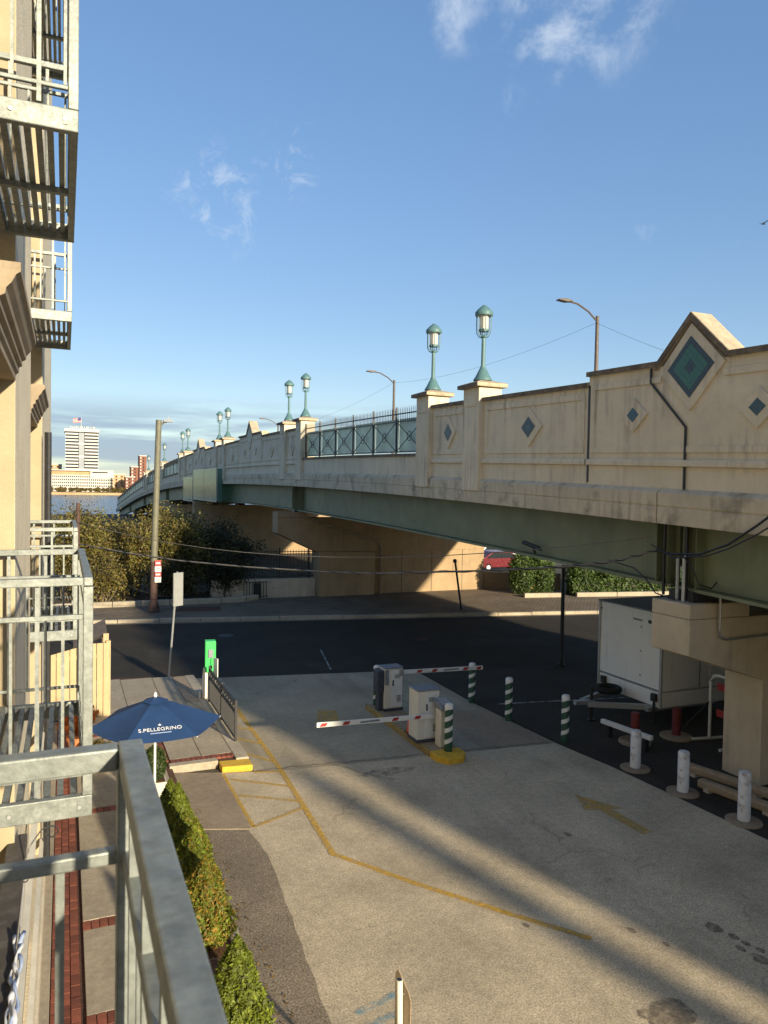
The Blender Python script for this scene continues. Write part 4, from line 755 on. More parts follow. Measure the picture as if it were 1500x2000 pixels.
b = MB(); q = cpos-vv*.085; b.add([q-ux*.16-vv*.008, q+ux*.16-vv*.008, q+ux*.16+vv*.008, q-ux*.16+vv*.008], [(0,1,2,3)]); b.build('lettering', 'cloth_blue', um)
# cream board fence at the building corner
cf = thing('board_fence', 'cream board fence of vertical planks by the building corner', 'fence', (.6, 18.6, ZP))
for i in range(9):
    x0 = -.30+i*.145; h = 1.86 if i > 6 else 1.86-.06*(6-i)*.6; b = MB(); b.ext([(x0,ZP),(x0+.132,ZP),(x0+.132,h+(.03 if i < 6 else 0)),(x0,h)], 18.58, 18.61, lambda u, v, tt: (u, tt, v)); b.build('plank', 'wood_cream', cf, bevel=.004)
for z in (.5, 1.5): b = MB(); b.box(-.3, 18.615, z, 1.0, 18.66, z+.09); b.build('rail', 'wood_cream', cf)
b = MB(); b.box(.92, 18.615, ZP, 1.02, 18.72, 1.9); b.build('post', 'wood_cream', cf)
sh = thing('lean_to_roof', 'small weathered plank roof behind the board fence', 'roof', (.5, 19.2, 0)); b = MB(); b.add([(.2,18.75,1.75),(.95,18.75,2.05),(.95,19.9,2.2),(.2,19.9,1.9)], [(0,1,2,3)]); b.add([(.2,18.75,1.71),(.95,18.75,2.01),(.95,19.9,2.16),(.2,19.9,1.86)], [(3,2,1,0)]); b.build('roof_board', 'old_wood', sh); b = MB(); b.box(.86,18.70,1.85,.98,18.74,2.06); b.build('bracket', 'wood_cream', sh); b = MB(); b.box(.2,19.85,ZP,.27,19.92,1.9); b.box(.88,19.85,ZP,.95,19.92,2.12); b.build('post', 'old_wood', sh)

# ============================================================ PLANTS
def blob_pts(c, rx, ry, rz, n, shell=.55, lump=.18, base=0):
    d = rng.normal(size=(n, 3)); d /= np.linalg.norm(d, axis=1)[:, None]
    r = (shell+(1-shell)*rng.random(n)); ph = rng.uniform(0, 6.28, 6)
    l = 1+lump*(np.sin(d[:, 0]*5+ph[0])*np.sin(d[:, 2]*6+ph[1])+.6*np.sin(d[:, 1]*9+ph[2])*np.sin(d[:, 2]*11+ph[3]))
    return np.array(c)+d*(r*l)[:, None]*np.array([rx, ry, rz]), d
def cedar(x, y, z0, h, rad, label, n=9000, rust=0., name='arborvitae'):
    t = thing(name, label, 'shrub', (x, y, z0), 'evergreen shrubs in the planting bed')
    b = MB(); b.tube([(x,y,z0),(x+.01,y,z0+h*.8)], .03, 6, r2=.01); b.build('trunk', 'bark', t)
    u = rng.random(n)**.85; a = rng.uniform(0, 6.283, n); prof = np.clip(np.sin(np.pi*np.clip(.25+u*.75, 0, 1))**.75, .0, 1)*(1.12-.55*u)
    ph = rng.uniform(0, 6.28, 5); lum = 1+.16*np.sin(3*a+ph[0]+6*u)+.12*np.sin(7*a+ph[1]-11*u)+.08*np.sin(13*a+ph[2]+23*u)
    rr = rad*prof*lum*(.55+.45*rng.random(n)**.5); P = np.stack([x+rr*np.cos(a), y+rr*np.sin(a), z0+.06+u*h+rng.normal(0, .012, n)], 1)
    nr = np.stack([np.cos(a), np.sin(a), .8*np.ones(n)], 1)
    k = int(n*rust); leaves(P[k:], .019, 'leaf_cedar', 'crown', t, nr[k:], 2.6, .8)
    if k: leaves(P[:k], .020, 'leaf_cedar_rust', 'crown', t, nr[:k], 2.6, .8)
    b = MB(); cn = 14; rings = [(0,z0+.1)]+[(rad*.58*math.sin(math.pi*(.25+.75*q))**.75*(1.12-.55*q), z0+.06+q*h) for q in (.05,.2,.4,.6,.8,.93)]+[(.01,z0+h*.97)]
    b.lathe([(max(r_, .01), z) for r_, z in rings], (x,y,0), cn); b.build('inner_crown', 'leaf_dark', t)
cz = [(1.50,11.55,.92,.27,'evergreen shrub at the head of the row, next to the umbrella pole',0),(1.52,10.85,1.12,.29,'second evergreen shrub of the row from the umbrella',0),(1.54,10.2,1.0,.30,'third evergreen shrub of the row from the umbrella',.03),
      (1.56,9.55,1.15,.31,'fourth evergreen shrub of the row from the umbrella, slightly rusty',.10),(1.57,8.85,1.0,.32,'rusty evergreen shrub at the near end of the row, beside a gap',.30),(1.57,7.1,1.0,.31,'bright evergreen shrub standing apart at the bottom of the picture',0)]
for x, y, h, r_, l, ru in cz: cedar(x, y, ZP, h, r_, l, 15000, ru)
t = thing('potted_topiary', 'rounded boxwood in a square white pot below the umbrella', 'potted plant', (1.45, 13.35, ZP))
b = MB(); b.add([(1.28,13.18,ZP),(1.62,13.18,ZP),(1.62,13.52,ZP),(1.28,13.52,ZP),(1.24,13.14,.46),(1.66,13.14,.46),(1.66,13.56,.46),(1.24,13.56,.46)], [(0,3,2,1),(4,5,6,7),(0,1,5,4),(1,2,6,5),(2,3,7,6),(3,0,4,7)]); b.build('pot', 'pot_white', t, bevel=.015); b = MB(); b.box(1.27,13.17,.462,1.63,13.53,.47); b.build('soil', 'mulch', t)
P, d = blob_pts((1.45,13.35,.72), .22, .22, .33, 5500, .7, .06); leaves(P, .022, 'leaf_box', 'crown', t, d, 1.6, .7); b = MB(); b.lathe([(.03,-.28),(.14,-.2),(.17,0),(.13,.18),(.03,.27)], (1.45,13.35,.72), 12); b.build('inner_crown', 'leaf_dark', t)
for x, y, l in ((1.60,7.95,'white square planter in the gap of the evergreen row'),):
    t = thing('planter', l, 'planter', (x, y, ZP)); b = MB(); b.box(x-.16,y-.2,ZP,x+.16,y+.2,.36); b.build('box', 'pot_white', t, bevel=.015); b = MB(); b.box(x-.13,y-.17,.362,x+.13,y+.17,.37); b.build('soil', 'mulch', t)
t = thing('potted_plant', 'orange leaved potted plant behind the balcony bars', 'potted plant', (.28, 16.0, ZP)); b = MB(); b.lathe([(.15,0),(.22,.36),(.24,.36),(.24,.42),(.2,.42)], (.28,16.0,ZP), 14); b.build('pot', 'terracotta', t, smooth=True); P, d = blob_pts((.28,16.0,.85), .34, .34, .36, 260, .3, .2); leaves(P, .11, 'orange_leaf', 'foliage', t, None, 1.5)
t = thing('stone_urn', 'pale round planter with dried stems near the building corner', 'planter', (.62, 15.2, ZP)); b = MB(); b.lathe([(.14,0),(.24,.14),(.27,.32),(.29,.36),(.24,.36)], (.62,15.2,ZP), 16); b.build('pot', 'pot_white', t, smooth=True); P, d = blob_pts((.62,15.2,.52), .26, .26, .12, 420, .2, .2); leaves(P, .05, 'leaf_brown', 'foliage', t, None, 2)
def shrub(x, y, z0, rx, ry, h, mt, label, n=7000, size=.10, stems=14, cat='shrub', group='shrubs beyond the street', name='shrub', mt2=None):
    t = thing(name, label, cat, (x, y, z0), group); tips = []; b = MB()
    for i in range(stems):
        a = rng.uniform(0, 6.283); f = rng.uniform(.2, .95); hx, hy = x+rx*f*math.cos(a), y+ry*f*math.sin(a); hz = z0+h*(1-.45*f*f)*rng.uniform(.75, 1.0)
        p0 = Vector((x+rng.uniform(-.25,.25)*rx, y+rng.uniform(-.25,.25)*ry, z0)); p3 = Vector((hx,hy,hz)); m1 = p0.lerp(p3, .4)+Vector((0,0,h*.12)); m2 = p0.lerp(p3, .75)+Vector((rng.normal()*.1,rng.normal()*.1,h*.07))
        b.tube([p0, m1, m2, p3], [.045,.03,.018,.006], 5); tips += [m1, m2, p3, m2.lerp(p3, .5), m1.lerp(m2, .5)]
        for q in range(5):
            s0 = m1.lerp(m2, rng.random()); e = s0+Vector((rng.normal()*rx*.28, rng.normal()*ry*.28, abs(rng.normal())*h*.16)); b.tube([s0, s0.lerp(e, .5)+Vector((0,0,.08)), e], [.015,.010,.004], 4); tips += [e, s0.lerp(e, .6)]
    for q in range(46):
        s0 = tips[rng.integers(0, len(tips))]; e = s0+Vector((rng.normal()*.22, rng.normal()*.22, .15+abs(rng.normal())*.32)); b.tube([s0, s0.lerp(e, .5)+Vector((rng.normal()*.04, rng.normal()*.04, 0)), e], [.010,.007,.003], 4)
    b.build('stems', 'bark', t)
    T = np.array([tuple(q) for q in tips]); idx = rng.integers(0, len(T), n); sp = rng.normal(0, 1, (n, 3))*np.array([rx*.115, ry*.115, h*.06])*rng.uniform(.5, 1.5, (n, 1))
    P = T[idx]+sp; P[:, 2] -= np.abs(rng.normal(0, 1, n))*h*.16*(rng.random(n) < .6); P[:, 2] = np.maximum(P[:, 2], z0+.1); k = int(n*.6) if mt2 else n
    leaves(P[:k], size, mt, 'crown', t, None, 1.8)
    if mt2: leaves(P[k:], size, mt2, 'crown', t, None, 1.8)
shrub(.3, 37.6, .15, 1.9, 1.6, 4.1, 'leaf_olive', 'tall olive brown shrub left of the street pole, behind the balconies', 16000, .065, mt2='leaf_brown')
shrub(3.0, 38.6, .15, 2.0, 1.6, 4.2, 'leaf_brown', 'tall brown leaved shrub behind the street pole', 16000, .065, mt2='leaf_olive')
shrub(5.4, 37.8, .15, 1.9, 1.6, 4.1, 'leaf_olive', 'yellowish shrub right of the street pole catching the sun', 16000, .065, mt2='leaf_brown')
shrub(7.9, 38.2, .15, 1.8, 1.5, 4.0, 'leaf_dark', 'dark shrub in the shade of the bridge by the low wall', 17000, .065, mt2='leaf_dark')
shrub(1.6, 36.4, .15, 1.6, .7, 2.0, 'leaf_brown', 'low brown shrub at the foot of the planting, left of the pole', 8000, .055, mt2='leaf_olive')
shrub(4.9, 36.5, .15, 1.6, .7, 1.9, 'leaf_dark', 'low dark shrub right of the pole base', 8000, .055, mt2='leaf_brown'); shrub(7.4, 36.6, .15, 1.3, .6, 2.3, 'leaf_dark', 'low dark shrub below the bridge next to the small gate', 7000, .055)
shrub(-2.5, 39, .15, 2.2, 1.6, 3.8, 'leaf_brown', 'brown shrub at the far left behind the building corner', 8000, .07, mt2='leaf_olive'); shrub(1.2, 44, .1, 3, 2, 4.3, 'leaf_brown', 'bare brown thicket behind the first row of shrubs', 12000, .07, mt2='leaf_olive'); shrub(6, 46, .1, 3, 2, 4.4, 'leaf_brown', 'brown thicket in front of the far bridge pier', 12000, .07, mt2='leaf_olive')
n = 2600; lit_ = MB(); lit_.sheet([(1.47,-4.9),(1.85,-4.9),(1.85,13.1),(1.47,13.1)], ZP+.013); lo_ = lit_.build('leaf_litter', 'mulch'); lo_['kind'] = 'stuff'
P = np.stack([rng.uniform(1.4, 2.25, n), rng.uniform(5, 13, n), np.full(n, ZP+.022)+rng.random(n)*.015], 1); P[:, 2] = np.where(P[:, 0] > 1.98, .012+rng.random(n)*.008, np.where(P[:, 0] > 1.86, ZP+.03, P[:, 2])); keep = rng.random(n) < np.where(P[:, 0] > 1.9, .25, 1); leaves(P[keep], .022, 'leaf_cedar_rust', 'fallen_leaves', lo_, [0, 0, 3], 1.8, .5)
# planter kerb in front of the shrubs
pk = thing('planter_kerb', 'low stone kerb edging the shrub bed across the street', 'kerb', (4, 35.4, 0))
kl = [(-8,35.4),(-5.5,35.4),(-3,35.38),(-.5,35.36),(2,35.33),(4.5,35.25),(6.8,35.1),(8.0,35.25),(8.7,35.7)]
for (x0, y0), (x1, y1) in zip(kl[:-1], kl[1:]): b = MB(); b.bar((x0,y0,.16), (x1-.02,y1,.16), .25, .36); b.build('kerb_stone', 'kerb', pk, bevel=.03)
tm = MB(); tm.sheet([(4.4,33.2),(6.4,32.9),(6.6,34.2),(4.8,34.4)], .104); tm.build('soil_patch', 'mulch', farpave)
# hedges right under the bridge
def column_shrub(x, y, h, rad, label, n=6000):
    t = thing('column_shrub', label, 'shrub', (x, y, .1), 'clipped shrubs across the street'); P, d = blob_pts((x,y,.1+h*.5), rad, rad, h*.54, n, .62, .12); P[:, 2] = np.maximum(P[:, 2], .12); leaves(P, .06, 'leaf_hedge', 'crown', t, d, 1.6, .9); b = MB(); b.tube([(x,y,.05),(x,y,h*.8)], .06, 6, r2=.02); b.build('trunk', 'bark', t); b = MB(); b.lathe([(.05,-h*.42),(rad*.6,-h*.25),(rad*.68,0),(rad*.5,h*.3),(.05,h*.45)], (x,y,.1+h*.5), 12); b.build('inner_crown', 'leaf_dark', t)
column_shrub(22.6, 33.6, 2.3, .75, 'green shrub right of the sunlit low wall'); column_shrub(23.7, 33.4, 2.6, .8, 'green shrub left of the dark gap in the hedge'); column_shrub(25.9, 32.9, 2.5, .85, 'green shrub just right of the slim black post'); column_shrub(27.3, 32.6, 2.3, .85, 'green shrub in the middle of the right hedge'); column_shrub(29.3, 32.2, 2.0, .9, 'green shrub above the trailer roof'); column_shrub(31, 32, 1.9, .95, 'rightmost green shrub half hidden by the girder')
t = thing('low_hedge', 'low clipped green hedge running in front of the column shrubs', 'hedge', (27, 32, .1))
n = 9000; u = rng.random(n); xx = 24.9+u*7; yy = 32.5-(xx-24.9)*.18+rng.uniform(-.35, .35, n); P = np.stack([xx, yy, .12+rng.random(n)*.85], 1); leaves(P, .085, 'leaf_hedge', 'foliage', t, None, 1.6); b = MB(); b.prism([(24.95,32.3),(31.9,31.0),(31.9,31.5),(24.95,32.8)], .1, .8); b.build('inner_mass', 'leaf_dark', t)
hk = thing('hedge_kerb', 'pale kerb edging the hedge bed on the right', 'kerb', (26, 31.6, 0))
for x0, x1 in ((22.0,24.1),(24.9,27.2),(27.2,29.6),(29.6,32)): b = MB(); b.bar((x0,32.45-(x0-22)*.19,.2), (x1-.03,32.45-(x1-22)*.19,.2), .2, .24); b.build('kerb_stone', 'kerb', hk, bevel=.02)
# parked cars beyond the low wall
def car(x, y, mt, label, h=1.4):
    t = thing('parked_car', label, 'car', (x, y, .0), 'cars parked beyond the bridge'); side = [(-2.2,.3),(2.2,.3),(2.25,.65),(2.0,.82),(1.15,.92),(.45,h),(-1.0,h),(-1.75,.95),(-2.2,.88)]
    b = MB(); b.ext(side, y-.85, y+.85, lambda u, v, tt: (x+u, tt, v)); b.build('body', mt, t, bevel=.06)
    b = MB(); b.ext([(-1.5,.95),(.95,.95),(.38,h-.08),(-.95,h-.08)], y-.862, y+.862, lambda u, v, tt: (x+u, tt, v)); b.build('window', 'car_glass', t)
    for xx in (-1.35, 1.35):
        for yy in (y-.78, y+.78): o = torus((x+xx,yy,.32), .22, .1, 'y', 14, 6).build('wheel', 'rubber', t); b = MB(); b.tube([(x+xx,yy-.09,.32),(x+xx,yy+.09,.32)], .16, 10); b.build('rim', 'steel', o)
    b = MB(); b.box(x-2.24, y-.8, .68, x-2.15, y-.5, .82); b.box(x-2.24, y+.5, .68, x-2.15, y+.8, .82); b.build('headlight', 'sign_grey', t)
car(28.3, 45, 'car_red', 'red car parked beyond the sunlit low wall'); car(31, 50, 'car_white', 'white car parked behind the red car', 1.6); car(26.5, 51.5, 'car_white', 'pale car further back, left of the other white car', 1.5)
# ============================================================ far shore
b = MB(); b.sheet([(-900,150),(900,150),(900,830),(-900,830)], -5.6); wt = bpy.data.materials.new('water'); wt.use_nodes = True; p_ = wt.node_tree.nodes['Principled BSDF']; p_.inputs['Base Color'].default_value = (.035,.055,.075,1); p_.inputs['Roughness'].default_value = .25
wn = wt.node_tree.nodes.new('ShaderNodeTexNoise'); wn.inputs['Scale'].default_value = .35; wn.inputs['Detail'].default_value = 6; wb = wt.node_tree.nodes.new('ShaderNodeBump'); wb.inputs['Strength'].default_value = .9; wb.inputs['Distance'].default_value = .6
wc = wt.node_tree.nodes.new('ShaderNodeNewGeometry'); wt.node_tree.links.new(wc.outputs['Position'], wn.inputs['Vector']); wt.node_tree.links.new(wn.outputs['Fac'], wb.inputs['Height']); wt.node_tree.links.new(wb.outputs[0], p_.inputs['Normal']); MATS['water'] = wt; struct(b.build('river', 'water'))
b = MB(); b.prism([(-2500,830),(2500,830),(2500,3500),(-2500,3500)], -8, -3.2); struct(b.build('far_shore', 'far_tan'))
b = MB(); b.prism([(-900,149.5),(900,149.5),(900,150.2),(-900,150.2)], -9, -.04); struct(b.build('river_bank', 'concrete'))
tw_ = thing('office_tower', 'white banded office tower with a flag across the river', 'building', (17, 905, -3))
X0, X1, Y0, Y1, Z0, Z1 = .5, 35, 900, 935, 19, 66
b = MB(); b.box(X0+.5, Y0+.5, Z0, X1-.5, Y1, Z1-2); b.build('core', 'far_glass', tw_); b = MB(); b.box(X0-1, Y0-.8, Z1-2, X1+1, Y1+1, Z1+1); b.build('roof', 'far_white', tw_)
fl = 12
for i in range(fl):
    z = Z0+2.2+i*(Z1-Z0-4)/fl; cut = i not in (0, 4, 8)
    if cut:
        b = MB(); b.box(X0, Y0, z, X0+13.5, Y0+1, z+1.85); b.build('spandrel', 'far_white', tw_); b = MB(); b.box(X0+20, Y0, z, X1, Y0+1, z+1.85); b.build('spandrel', 'far_white', tw_)
    else: b = MB(); b.box(X0, Y0, z, X1, Y0+1, z+1.85); b.build('spandrel', 'far_white', tw_)
    b = MB(); b.box(X1-.4, Y0+2, z, X1+.1, Y1-2, z+1.6); b.build('spandrel', 'far_grey', tw_)
b = MB(); b.box(X0+14, Y0+.2, Z0+3, X0+19.5, Y0+.8, Z1-3); b.build('stair_panel', 'far_grey', tw_)
xx = X0+5
for i in range(13): wl = random.uniform(1.2, 1.9); b = MB(); b.box(xx, Y0-.3, Z1+1.2, xx+wl*.35, Y0, Z1+4); b.box(xx, Y0-.3, Z1+random.choice((1.2,2.4,3.4)), xx+wl, Y0, Z1+random.choice((3.9,4.0))-.02) if i % 3 else b.box(xx+wl*.4, Y0-.3, Z1+3.3, xx+wl, Y0, Z1+4); b.build('sign_letter', 'far_white', tw_); xx += wl+.55
fg = thing('flag', 'flag with red stripes flying above the office tower', 'flag', (17, 905, 67)); b = MB(); b.tube([(17,905,67),(17,905,81)], .22, 6); b.build('flagpole', 'far_white', fg)
for k in range(7): b = MB(); b.add([(17,905,80.4-k*.75),(8.5,905.5,79-k*.75),(8.5,905.5,78.3-k*.75),(17,905,79.7-k*.75)], [(0,1,2,3)]); b.build('stripe', 'flag_red' if k % 2 == 0 else 'far_white', fg)
b = MB(); b.add([(17.02,904.9,80.5),(13.4,904.9,79.9),(13.4,904.9,76.7),(17.02,904.9,77.3)], [(0,1,2,3)]); b.build('canton', 'flag_blue', fg)
lb = thing('office_block', 'long low white office block with rows of small windows', 'building', (15, 880, -3)); 
b = MB(); b.box(-60, 880, -3.2, 45, 900, 15.5); b.build('wall', 'far_white', lb); b = MB(); b.box(-60, 882, 15.5, 38, 899, 20); b.build('upper_storey', 'far_tan', lb); b = MB(); b.box(26, 879.5, 13, 50, 900, 21); b.build('end_block', 'far_white', lb); b = MB(); b.box(28, 879.3, 18, 44, 879.6, 19.3); b.build('louvre', 'far_glass', lb); b = MB(); b.box(-60,879,20.01,30,900,21); b.build('roof', 'far_white', lb)
wb_ = None
for r_ in range(5):
    for c_ in range(34):
        x = -16+c_*1.95; z = -.6+r_*3.35
        if wb_ is None: b = MB(); b.box(x, 879.75, z, x+1.05, 879.98, z+1.75); wb_ = b.build('window', 'far_glass', lb); o0 = (x, z)
        else: share(wb_, 'window', lb, (x-o0[0], 0, z-o0[1]))
bt = [('brick_building', 'red brick block beyond the bridge end', 70, 900, 78, 26, 'far_brick', 6, 9),('brick_building', 'tall narrow red and white block left of the street pole', 82, 930, 90, 40, 'far_brick', 9, 9),('tan_building', 'tan low building right of the office block', 50, 905, 64, 17, 'far_tan', 7, 12),('tan_building', 'brown building at the left edge behind the office block', -30, 930, -3, 27, 'far_tan', 4, 8),('brick_building','low red building nearest the bridge parapet', 62, 870, 72, 14, 'far_brick', 6, 8)]
for n_, l, x0, y0, x1, h, mt, rows, w_ in bt:
    t = thing(n_, l, 'building', ((x0+x1)/2, y0, -3)); b = MB(); b.box(x0, y0, -3.2, x1, y0+20, h); b.build('wall', mt, t); b = MB(); b.box(x0-.3, y0-.3, h+.01, x1+.3, y0+20, h+1); b.build('roof', 'far_white', t)
    for r_ in range(rows):
        for c_ in range(max(2, int((x1-x0)/3))): b = MB(); xx = x0+.8+c_*3; b.box(xx, y0-.15, h-3-r_*3.6, xx+1.4, y0-.02, h-1.2-r_*3.6); b.build('window', 'far_glass' if c_ % 2 else 'far_white', t)
ft = MB(); ft.box(-60, 852, -3.2, 120, 853, -2.4); ft_o = ft.build('far_bank_trees', 'bark', loc=(0,850,-3.2)); ft_o['kind'] = 'stuff'; ft_o['label'] = 'line of small brown trees along the far river bank'; ft_o['category'] = 'trees'
P = np.concatenate([blob_pts((-58+i*4.2+rng.uniform(-1.5, 1.5), 850, -.2), 2.6, 2.4, 3.0*rng.uniform(.5, 1.1), 230, .4, .2)[0] for i in range(44)]); leaves(P, .9, 'leaf_brown', 'crowns', ft_o)
b = MB(); vs = [(-.5,0,0),(0,.06,.05),(.5,0,.02),(0,-.06,-.04)]; t = thing('bird', 'tiny dark bird in the sky near the right edge', 'bird', (53.2, 45, 28.2)); b.tube([(53.0,45,28.1),(53.2,45,28.2),(53.45,45,28.2)], [.02,.09,.03], 6); b.build('body', 'iron', t); b = MB(); b.add([(53.15,45,28.23),(53.3,45,28.23),(53.35,45.5,28.38),(53.25,45.5,28.38)], [(0,1,2,3)]); b.add([(53.15,45,28.23),(53.3,45,28.23),(53.35,44.5,28.38),(53.25,44.5,28.38)], [(3,2,1,0)]); b.build('wing', 'iron', t)
# ============================================================ BUILDING ON THE LEFT
bl = thing('apartment_building', 'cream stucco apartment building with moulded capitals on the left', 'building', (-1, 5, 0))
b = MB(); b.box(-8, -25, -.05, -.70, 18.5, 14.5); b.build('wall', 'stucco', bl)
XP = -.345
def pier_b(y0, y1, x, z0=0.): b = MB(); b.box(-.695, y0, z0, x, y1, 14.4); return b.build('pilaster', 'stucco_grazing_lift', bl)
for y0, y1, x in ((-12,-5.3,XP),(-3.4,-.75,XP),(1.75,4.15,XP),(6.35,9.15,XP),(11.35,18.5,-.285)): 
    b = MB(); b.box(-.70, y0+.004, 0, x-.004, y1, 14.4); o = b.build('pilaster', 'stucco_grazing_lift', bl)
    b = MB(); b.box(-.70, y0, 0, x-.006, y0+.003, 14.4); b.build('pilaster_face', 'stucco', o)  # sunward face keeps plain stucco; the other faces carry the painted grazing lift
def hood(y0, y1):        # moulded cornice over each bay
    prof = [(-.69,6.38),(-.345,6.38),(-.345,6.42),(-.325,6.44),(-.325,6.475),(-.30,6.49),(-.30,6.525),(-.275,6.54),(-.27,6.57),(-.245,6.60),(-.225,6.64),(-.205,6.655),(-.205,6.70),(-.69,6.70)]
    b = MB(); b.ext(prof, y0, y1, lambda u, v, t: (u, t, v)); b.build('cornice', 'moulding', bl)
for z in (0, 3.62):
    hood(4.16, 6.33) if z == 0 else None
    hood(9.16, 11.33) if z == 0 else None
# windows in the bays
for yc in (-1.8, 2.95-2.95+.5, 5.25, 10.25):
    for z0 in (.4, 3.95, 7.57, 11.2):
        b = MB(); b.box(-.698, yc-.75, z0, -.66, yc+.75, z0+2.3); f = b.build('window', 'window_glass', bl)
        b = MB()
        for s in (-.75, 0, .75): b.box(-.68, yc+s-.04, z0, -.62, yc+s+.04, z0+2.3)
        b.box(-.675, yc-.78, z0+2.3, -.615, yc+.78, z0+2.38); b.box(-.675, yc-.78, z0-.06, -.60, yc+.78, z0); b.build('frame', 'trim', f)
b = MB(); b.box(-.70, -12, 0, -.22, 18.48, .38); b.build('plinth', 'stucco_grazing_lift', bl, bevel=.02); b = MB(); b.box(-.3, -12, .55, -.25, 11.3, .62); b.build('trim_band', 'trim', bl); b = MB(); b.box(-.3, -12, 2.1, -.24, 11.3, 2.16); b.build('trim_band', 'trim', bl)
b = MB(); b.tube([(-.21,11.2,.4),(-.21,11.2,6.3)], .045, 8); b.build('downspout', 'iron', bl)
# dark ledge of the shop sign box below, scroll bracket and hanging ribbon
t = thing('sign_ledge', 'dark topped sign ledge on the wall at the bottom left', 'sign', (-.33, 4.8, 2.7)); b = MB(); b.box(-.40, 2.2, 2.72, -.262, 6.5, 2.8); b.build('ledge_top', 'ledge', t, bevel=.008); b = MB(); b.box(-.39, 2.25, 2.3, -.275, 6.45, 2.715); b.build('sign_box', 'trim', t)
t = thing('scroll_bracket', 'thin wrought iron scroll bracket reaching out over the pavement', 'bracket', (-.26, 6.0, 2.85)); P = [(-.27,6.0,2.78),(-.22,6.05,2.9),(-.15,6.1,2.98),(-.08,6.12,2.99)]+[(-.08+.045*math.sin(a), 6.12, 2.945+.045*math.cos(a)) for a in [k*.6 for k in range(1, 9)]]
b = MB(); b.tube(P, .006, 5); b.build('scroll', 'iron', t); b = MB(); b.tube([(-.27,5.9,2.74)]+[(-.25+.02*math.sin(k*.7), 5.85, 2.74+.02*math.cos(k*.7)) for k in range(9)], .005, 5); b.build('curl', 'iron', t)
t = thing('ribbon', 'blue and white knotted ribbon hanging over the sign ledge', 'ribbon', (-.27, 4.4, 2.85))
for k, (mt, dx) in enumerate((('cloth_white', 0), ('cloth_blue', .015), ('cloth_white', -.012), ('cloth_white', .008))):
    P = []
    for i in range(22): f = i/21; P.append((-.245+dx+.014*math.sin(f*19+k*2), 4.95-f*1.05, 2.83+.012*math.sin(f*25+k)+(.015 if k % 2 else 0)))
    b = MB(); b.tube(P, [.004+.010*abs(math.sin(i*.7+k)) for i in range(22)], 6); b.build('strand', mt, t, smooth='full')
wire('string', 'thin white string tied to the ribbon on the sign ledge', [(-.25,5.6,2.81),(-.245,5.2,2.815),(-.245,4.95,2.83)], .003, 'cloth_white', 'string')
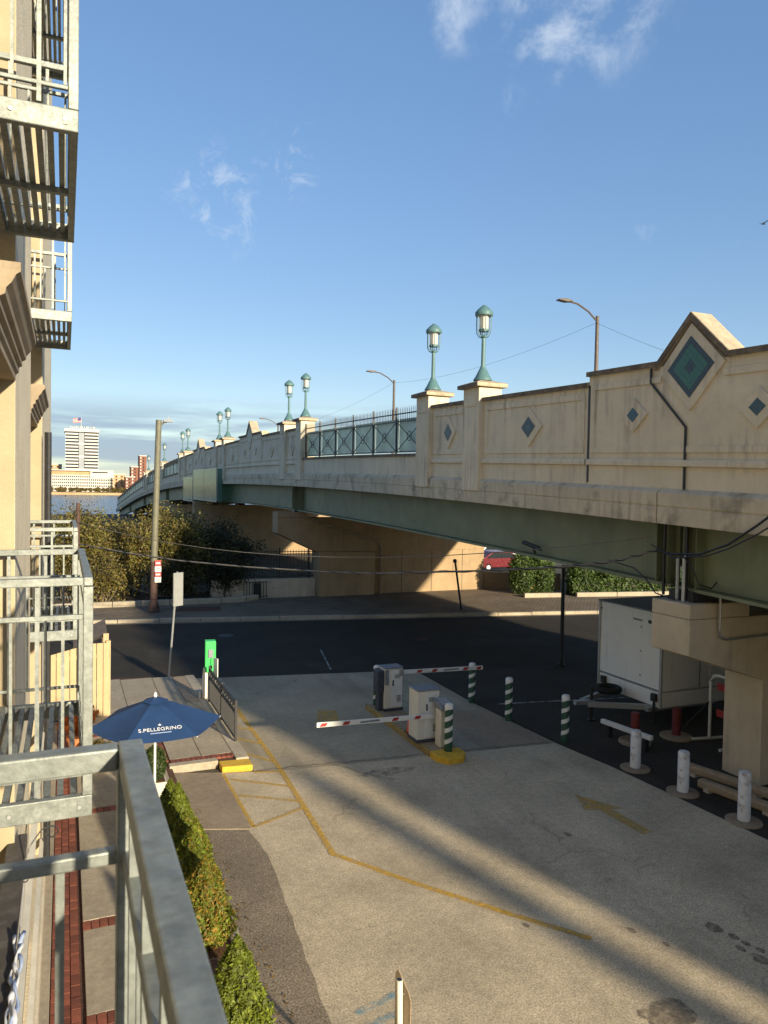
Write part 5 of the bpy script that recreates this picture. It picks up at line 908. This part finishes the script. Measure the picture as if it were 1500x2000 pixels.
# ---- balconies
XO, XI = .12, -.42
def balcony(y0, y1, zb, label, name='balcony', XO=.12):
    t = thing(name, label, 'balcony', ((XO+XI)/2, (y0+y1)/2, zb), 'galvanised steel balconies'); zt = zb+1.30; zm = zt-.20; zl = zb+.24; s = .05
    # floor frame
    for yy in (y0, y1): b = MB(); b.box(XI-.2, yy-.025, zb, XO+.025, yy+.025, zb+.115); b.build('floor_beam', 'galv', t, bevel=.006)
    b = MB(); b.box(XO-.02, y0+.026, zb+.001, XO+.024, y1-.026, zb+.128); b.build('floor_beam', 'galv', t, bevel=.006)
    b = MB(); b.box(XI-.02, y0+.026, zb+.001, XI+.02, y1-.026, zb+.128); b.build('floor_beam', 'galv', t, bevel=.006)
    for i in range(7): xx = XI+(XO-XI)*(i+1)/8; b = MB(); b.box(xx-.016, y0+.026, zb+.05, xx+.016, y1-.026, zb+.10); b.build('floor_slat', 'galv', t)
    ym = (y0+y1)/2; b = MB(); b.box(XI+.021, ym-.02, zb+.01, XO-.021, ym+.02, zb+.048); b.build('floor_joist', 'galv', t)
    # top rail, mid rail, low rail
    for nm, z, w_ in (('top_rail', zt, .046), ('mid_rail', zm, .03), ('low_rail', zl, .025)):
        b = MB(); b.box(XO-w_/2, y0-w_/2, z-w_, XO+w_/2, y1+w_/2, z); b.build(nm, 'galv', t, bevel=.004 if w_ < .05 else .006)
        for yy in (y0, y1): b = MB(); b.box(XI-.2, yy-w_/2+.001, z-w_+.0015, XO-w_/2-.001, yy+w_/2-.001, z-.0015); b.build(nm, 'galv', t, bevel=.004)
    for yy in (y0, y1): b = MB(); b.box(XO-.025, yy-.025, zb+.116, XO+.025, yy+.025, zt-.051); b.build('post', 'galv', t, bevel=.004)
    def bars(px, py, full): w_ = .022 if full else .016; b = MB(); b.box(px-w_/2, py-w_/2, (zb+.131) if full else zl, px+w_/2, py+w_/2, (zt-.051) if full else zm-.03); b.build('baluster', 'galv', t)
    for yy in (y0, y1):
        for i, xx in enumerate((-.005, -.13, -.255, -.38)): bars(xx, yy, i % 2 == 1)
    for yy in (y0, y1):      # weld plates and bolts
        b = MB(); b.box(XO-.05, yy-.03, zb+.03, XO-.026, yy+.03, zb+.09); b.build('bolt_plate', 'galv', t)
    for xx in (XI-.02, XI+.16, XO-.04): b = MB(); b.tube([(xx,y0-.025,zb+.057),(xx,y0-.034,zb+.057)], .011, 6); b.build('bolt', 'steel', t)
    n = int(round((y1-y0)/.118))
    for i in range(1, n): bars(XO, y0+(y1-y0)*i/n, i % 2 == 0)
    return t
balcony(-.50, 1.50, 3.80, 'galvanised balcony railing closest to the camera, bottom left')
balcony(4.30, 6.20, 3.80, 'galvanised balcony below and beyond the nearest railing'); balcony(9.25, 11.15, 3.80, 'small pale balcony farthest along the lower row')
balcony(4.30, 6.20, 7.44, 'large balcony with slatted floor at the top left', XO=.035); balcony(9.25, 11.15, 7.44, 'smaller balcony hanging below the large upper one', XO=.045); balcony(9.25, 11.15, 11.06, 'dark slatted balcony highest up at the top left edge', XO=.035)
# sign post at the bottom of the frame
t = thing('sign_post', 'pale pipe post with a sign seen edge on at the bottom', 'sign', (2.64, 5.6, 0)); b = MB(); b.tube([(2.66,5.6,0),(2.63,5.6,1.44)], .028, 14); b.build('post', 'cream_box', t, smooth=True); b = MB(); b.tube([(2.63,5.6,1.441),(2.63,5.6,1.4425)], .022, 14); b.build('post_hole', 'iron', t)
b = MB(); b.ext([(-.13,.85),(.17,.85),(.17,1.30),(.12,1.36),(-.08,1.50),(-.13,1.45)], -.003, .003, lambda u, v, tt: (2.672+u*.22+tt, 5.6+.03-u*.97*.6, v-.02)); b.build('sign_plate', 'timber', t)
b = MB(); b.tube([(2.66,5.6,1.3),(2.70,5.62,1.3)], .006, 6); b.build('bolt', 'steel', t)
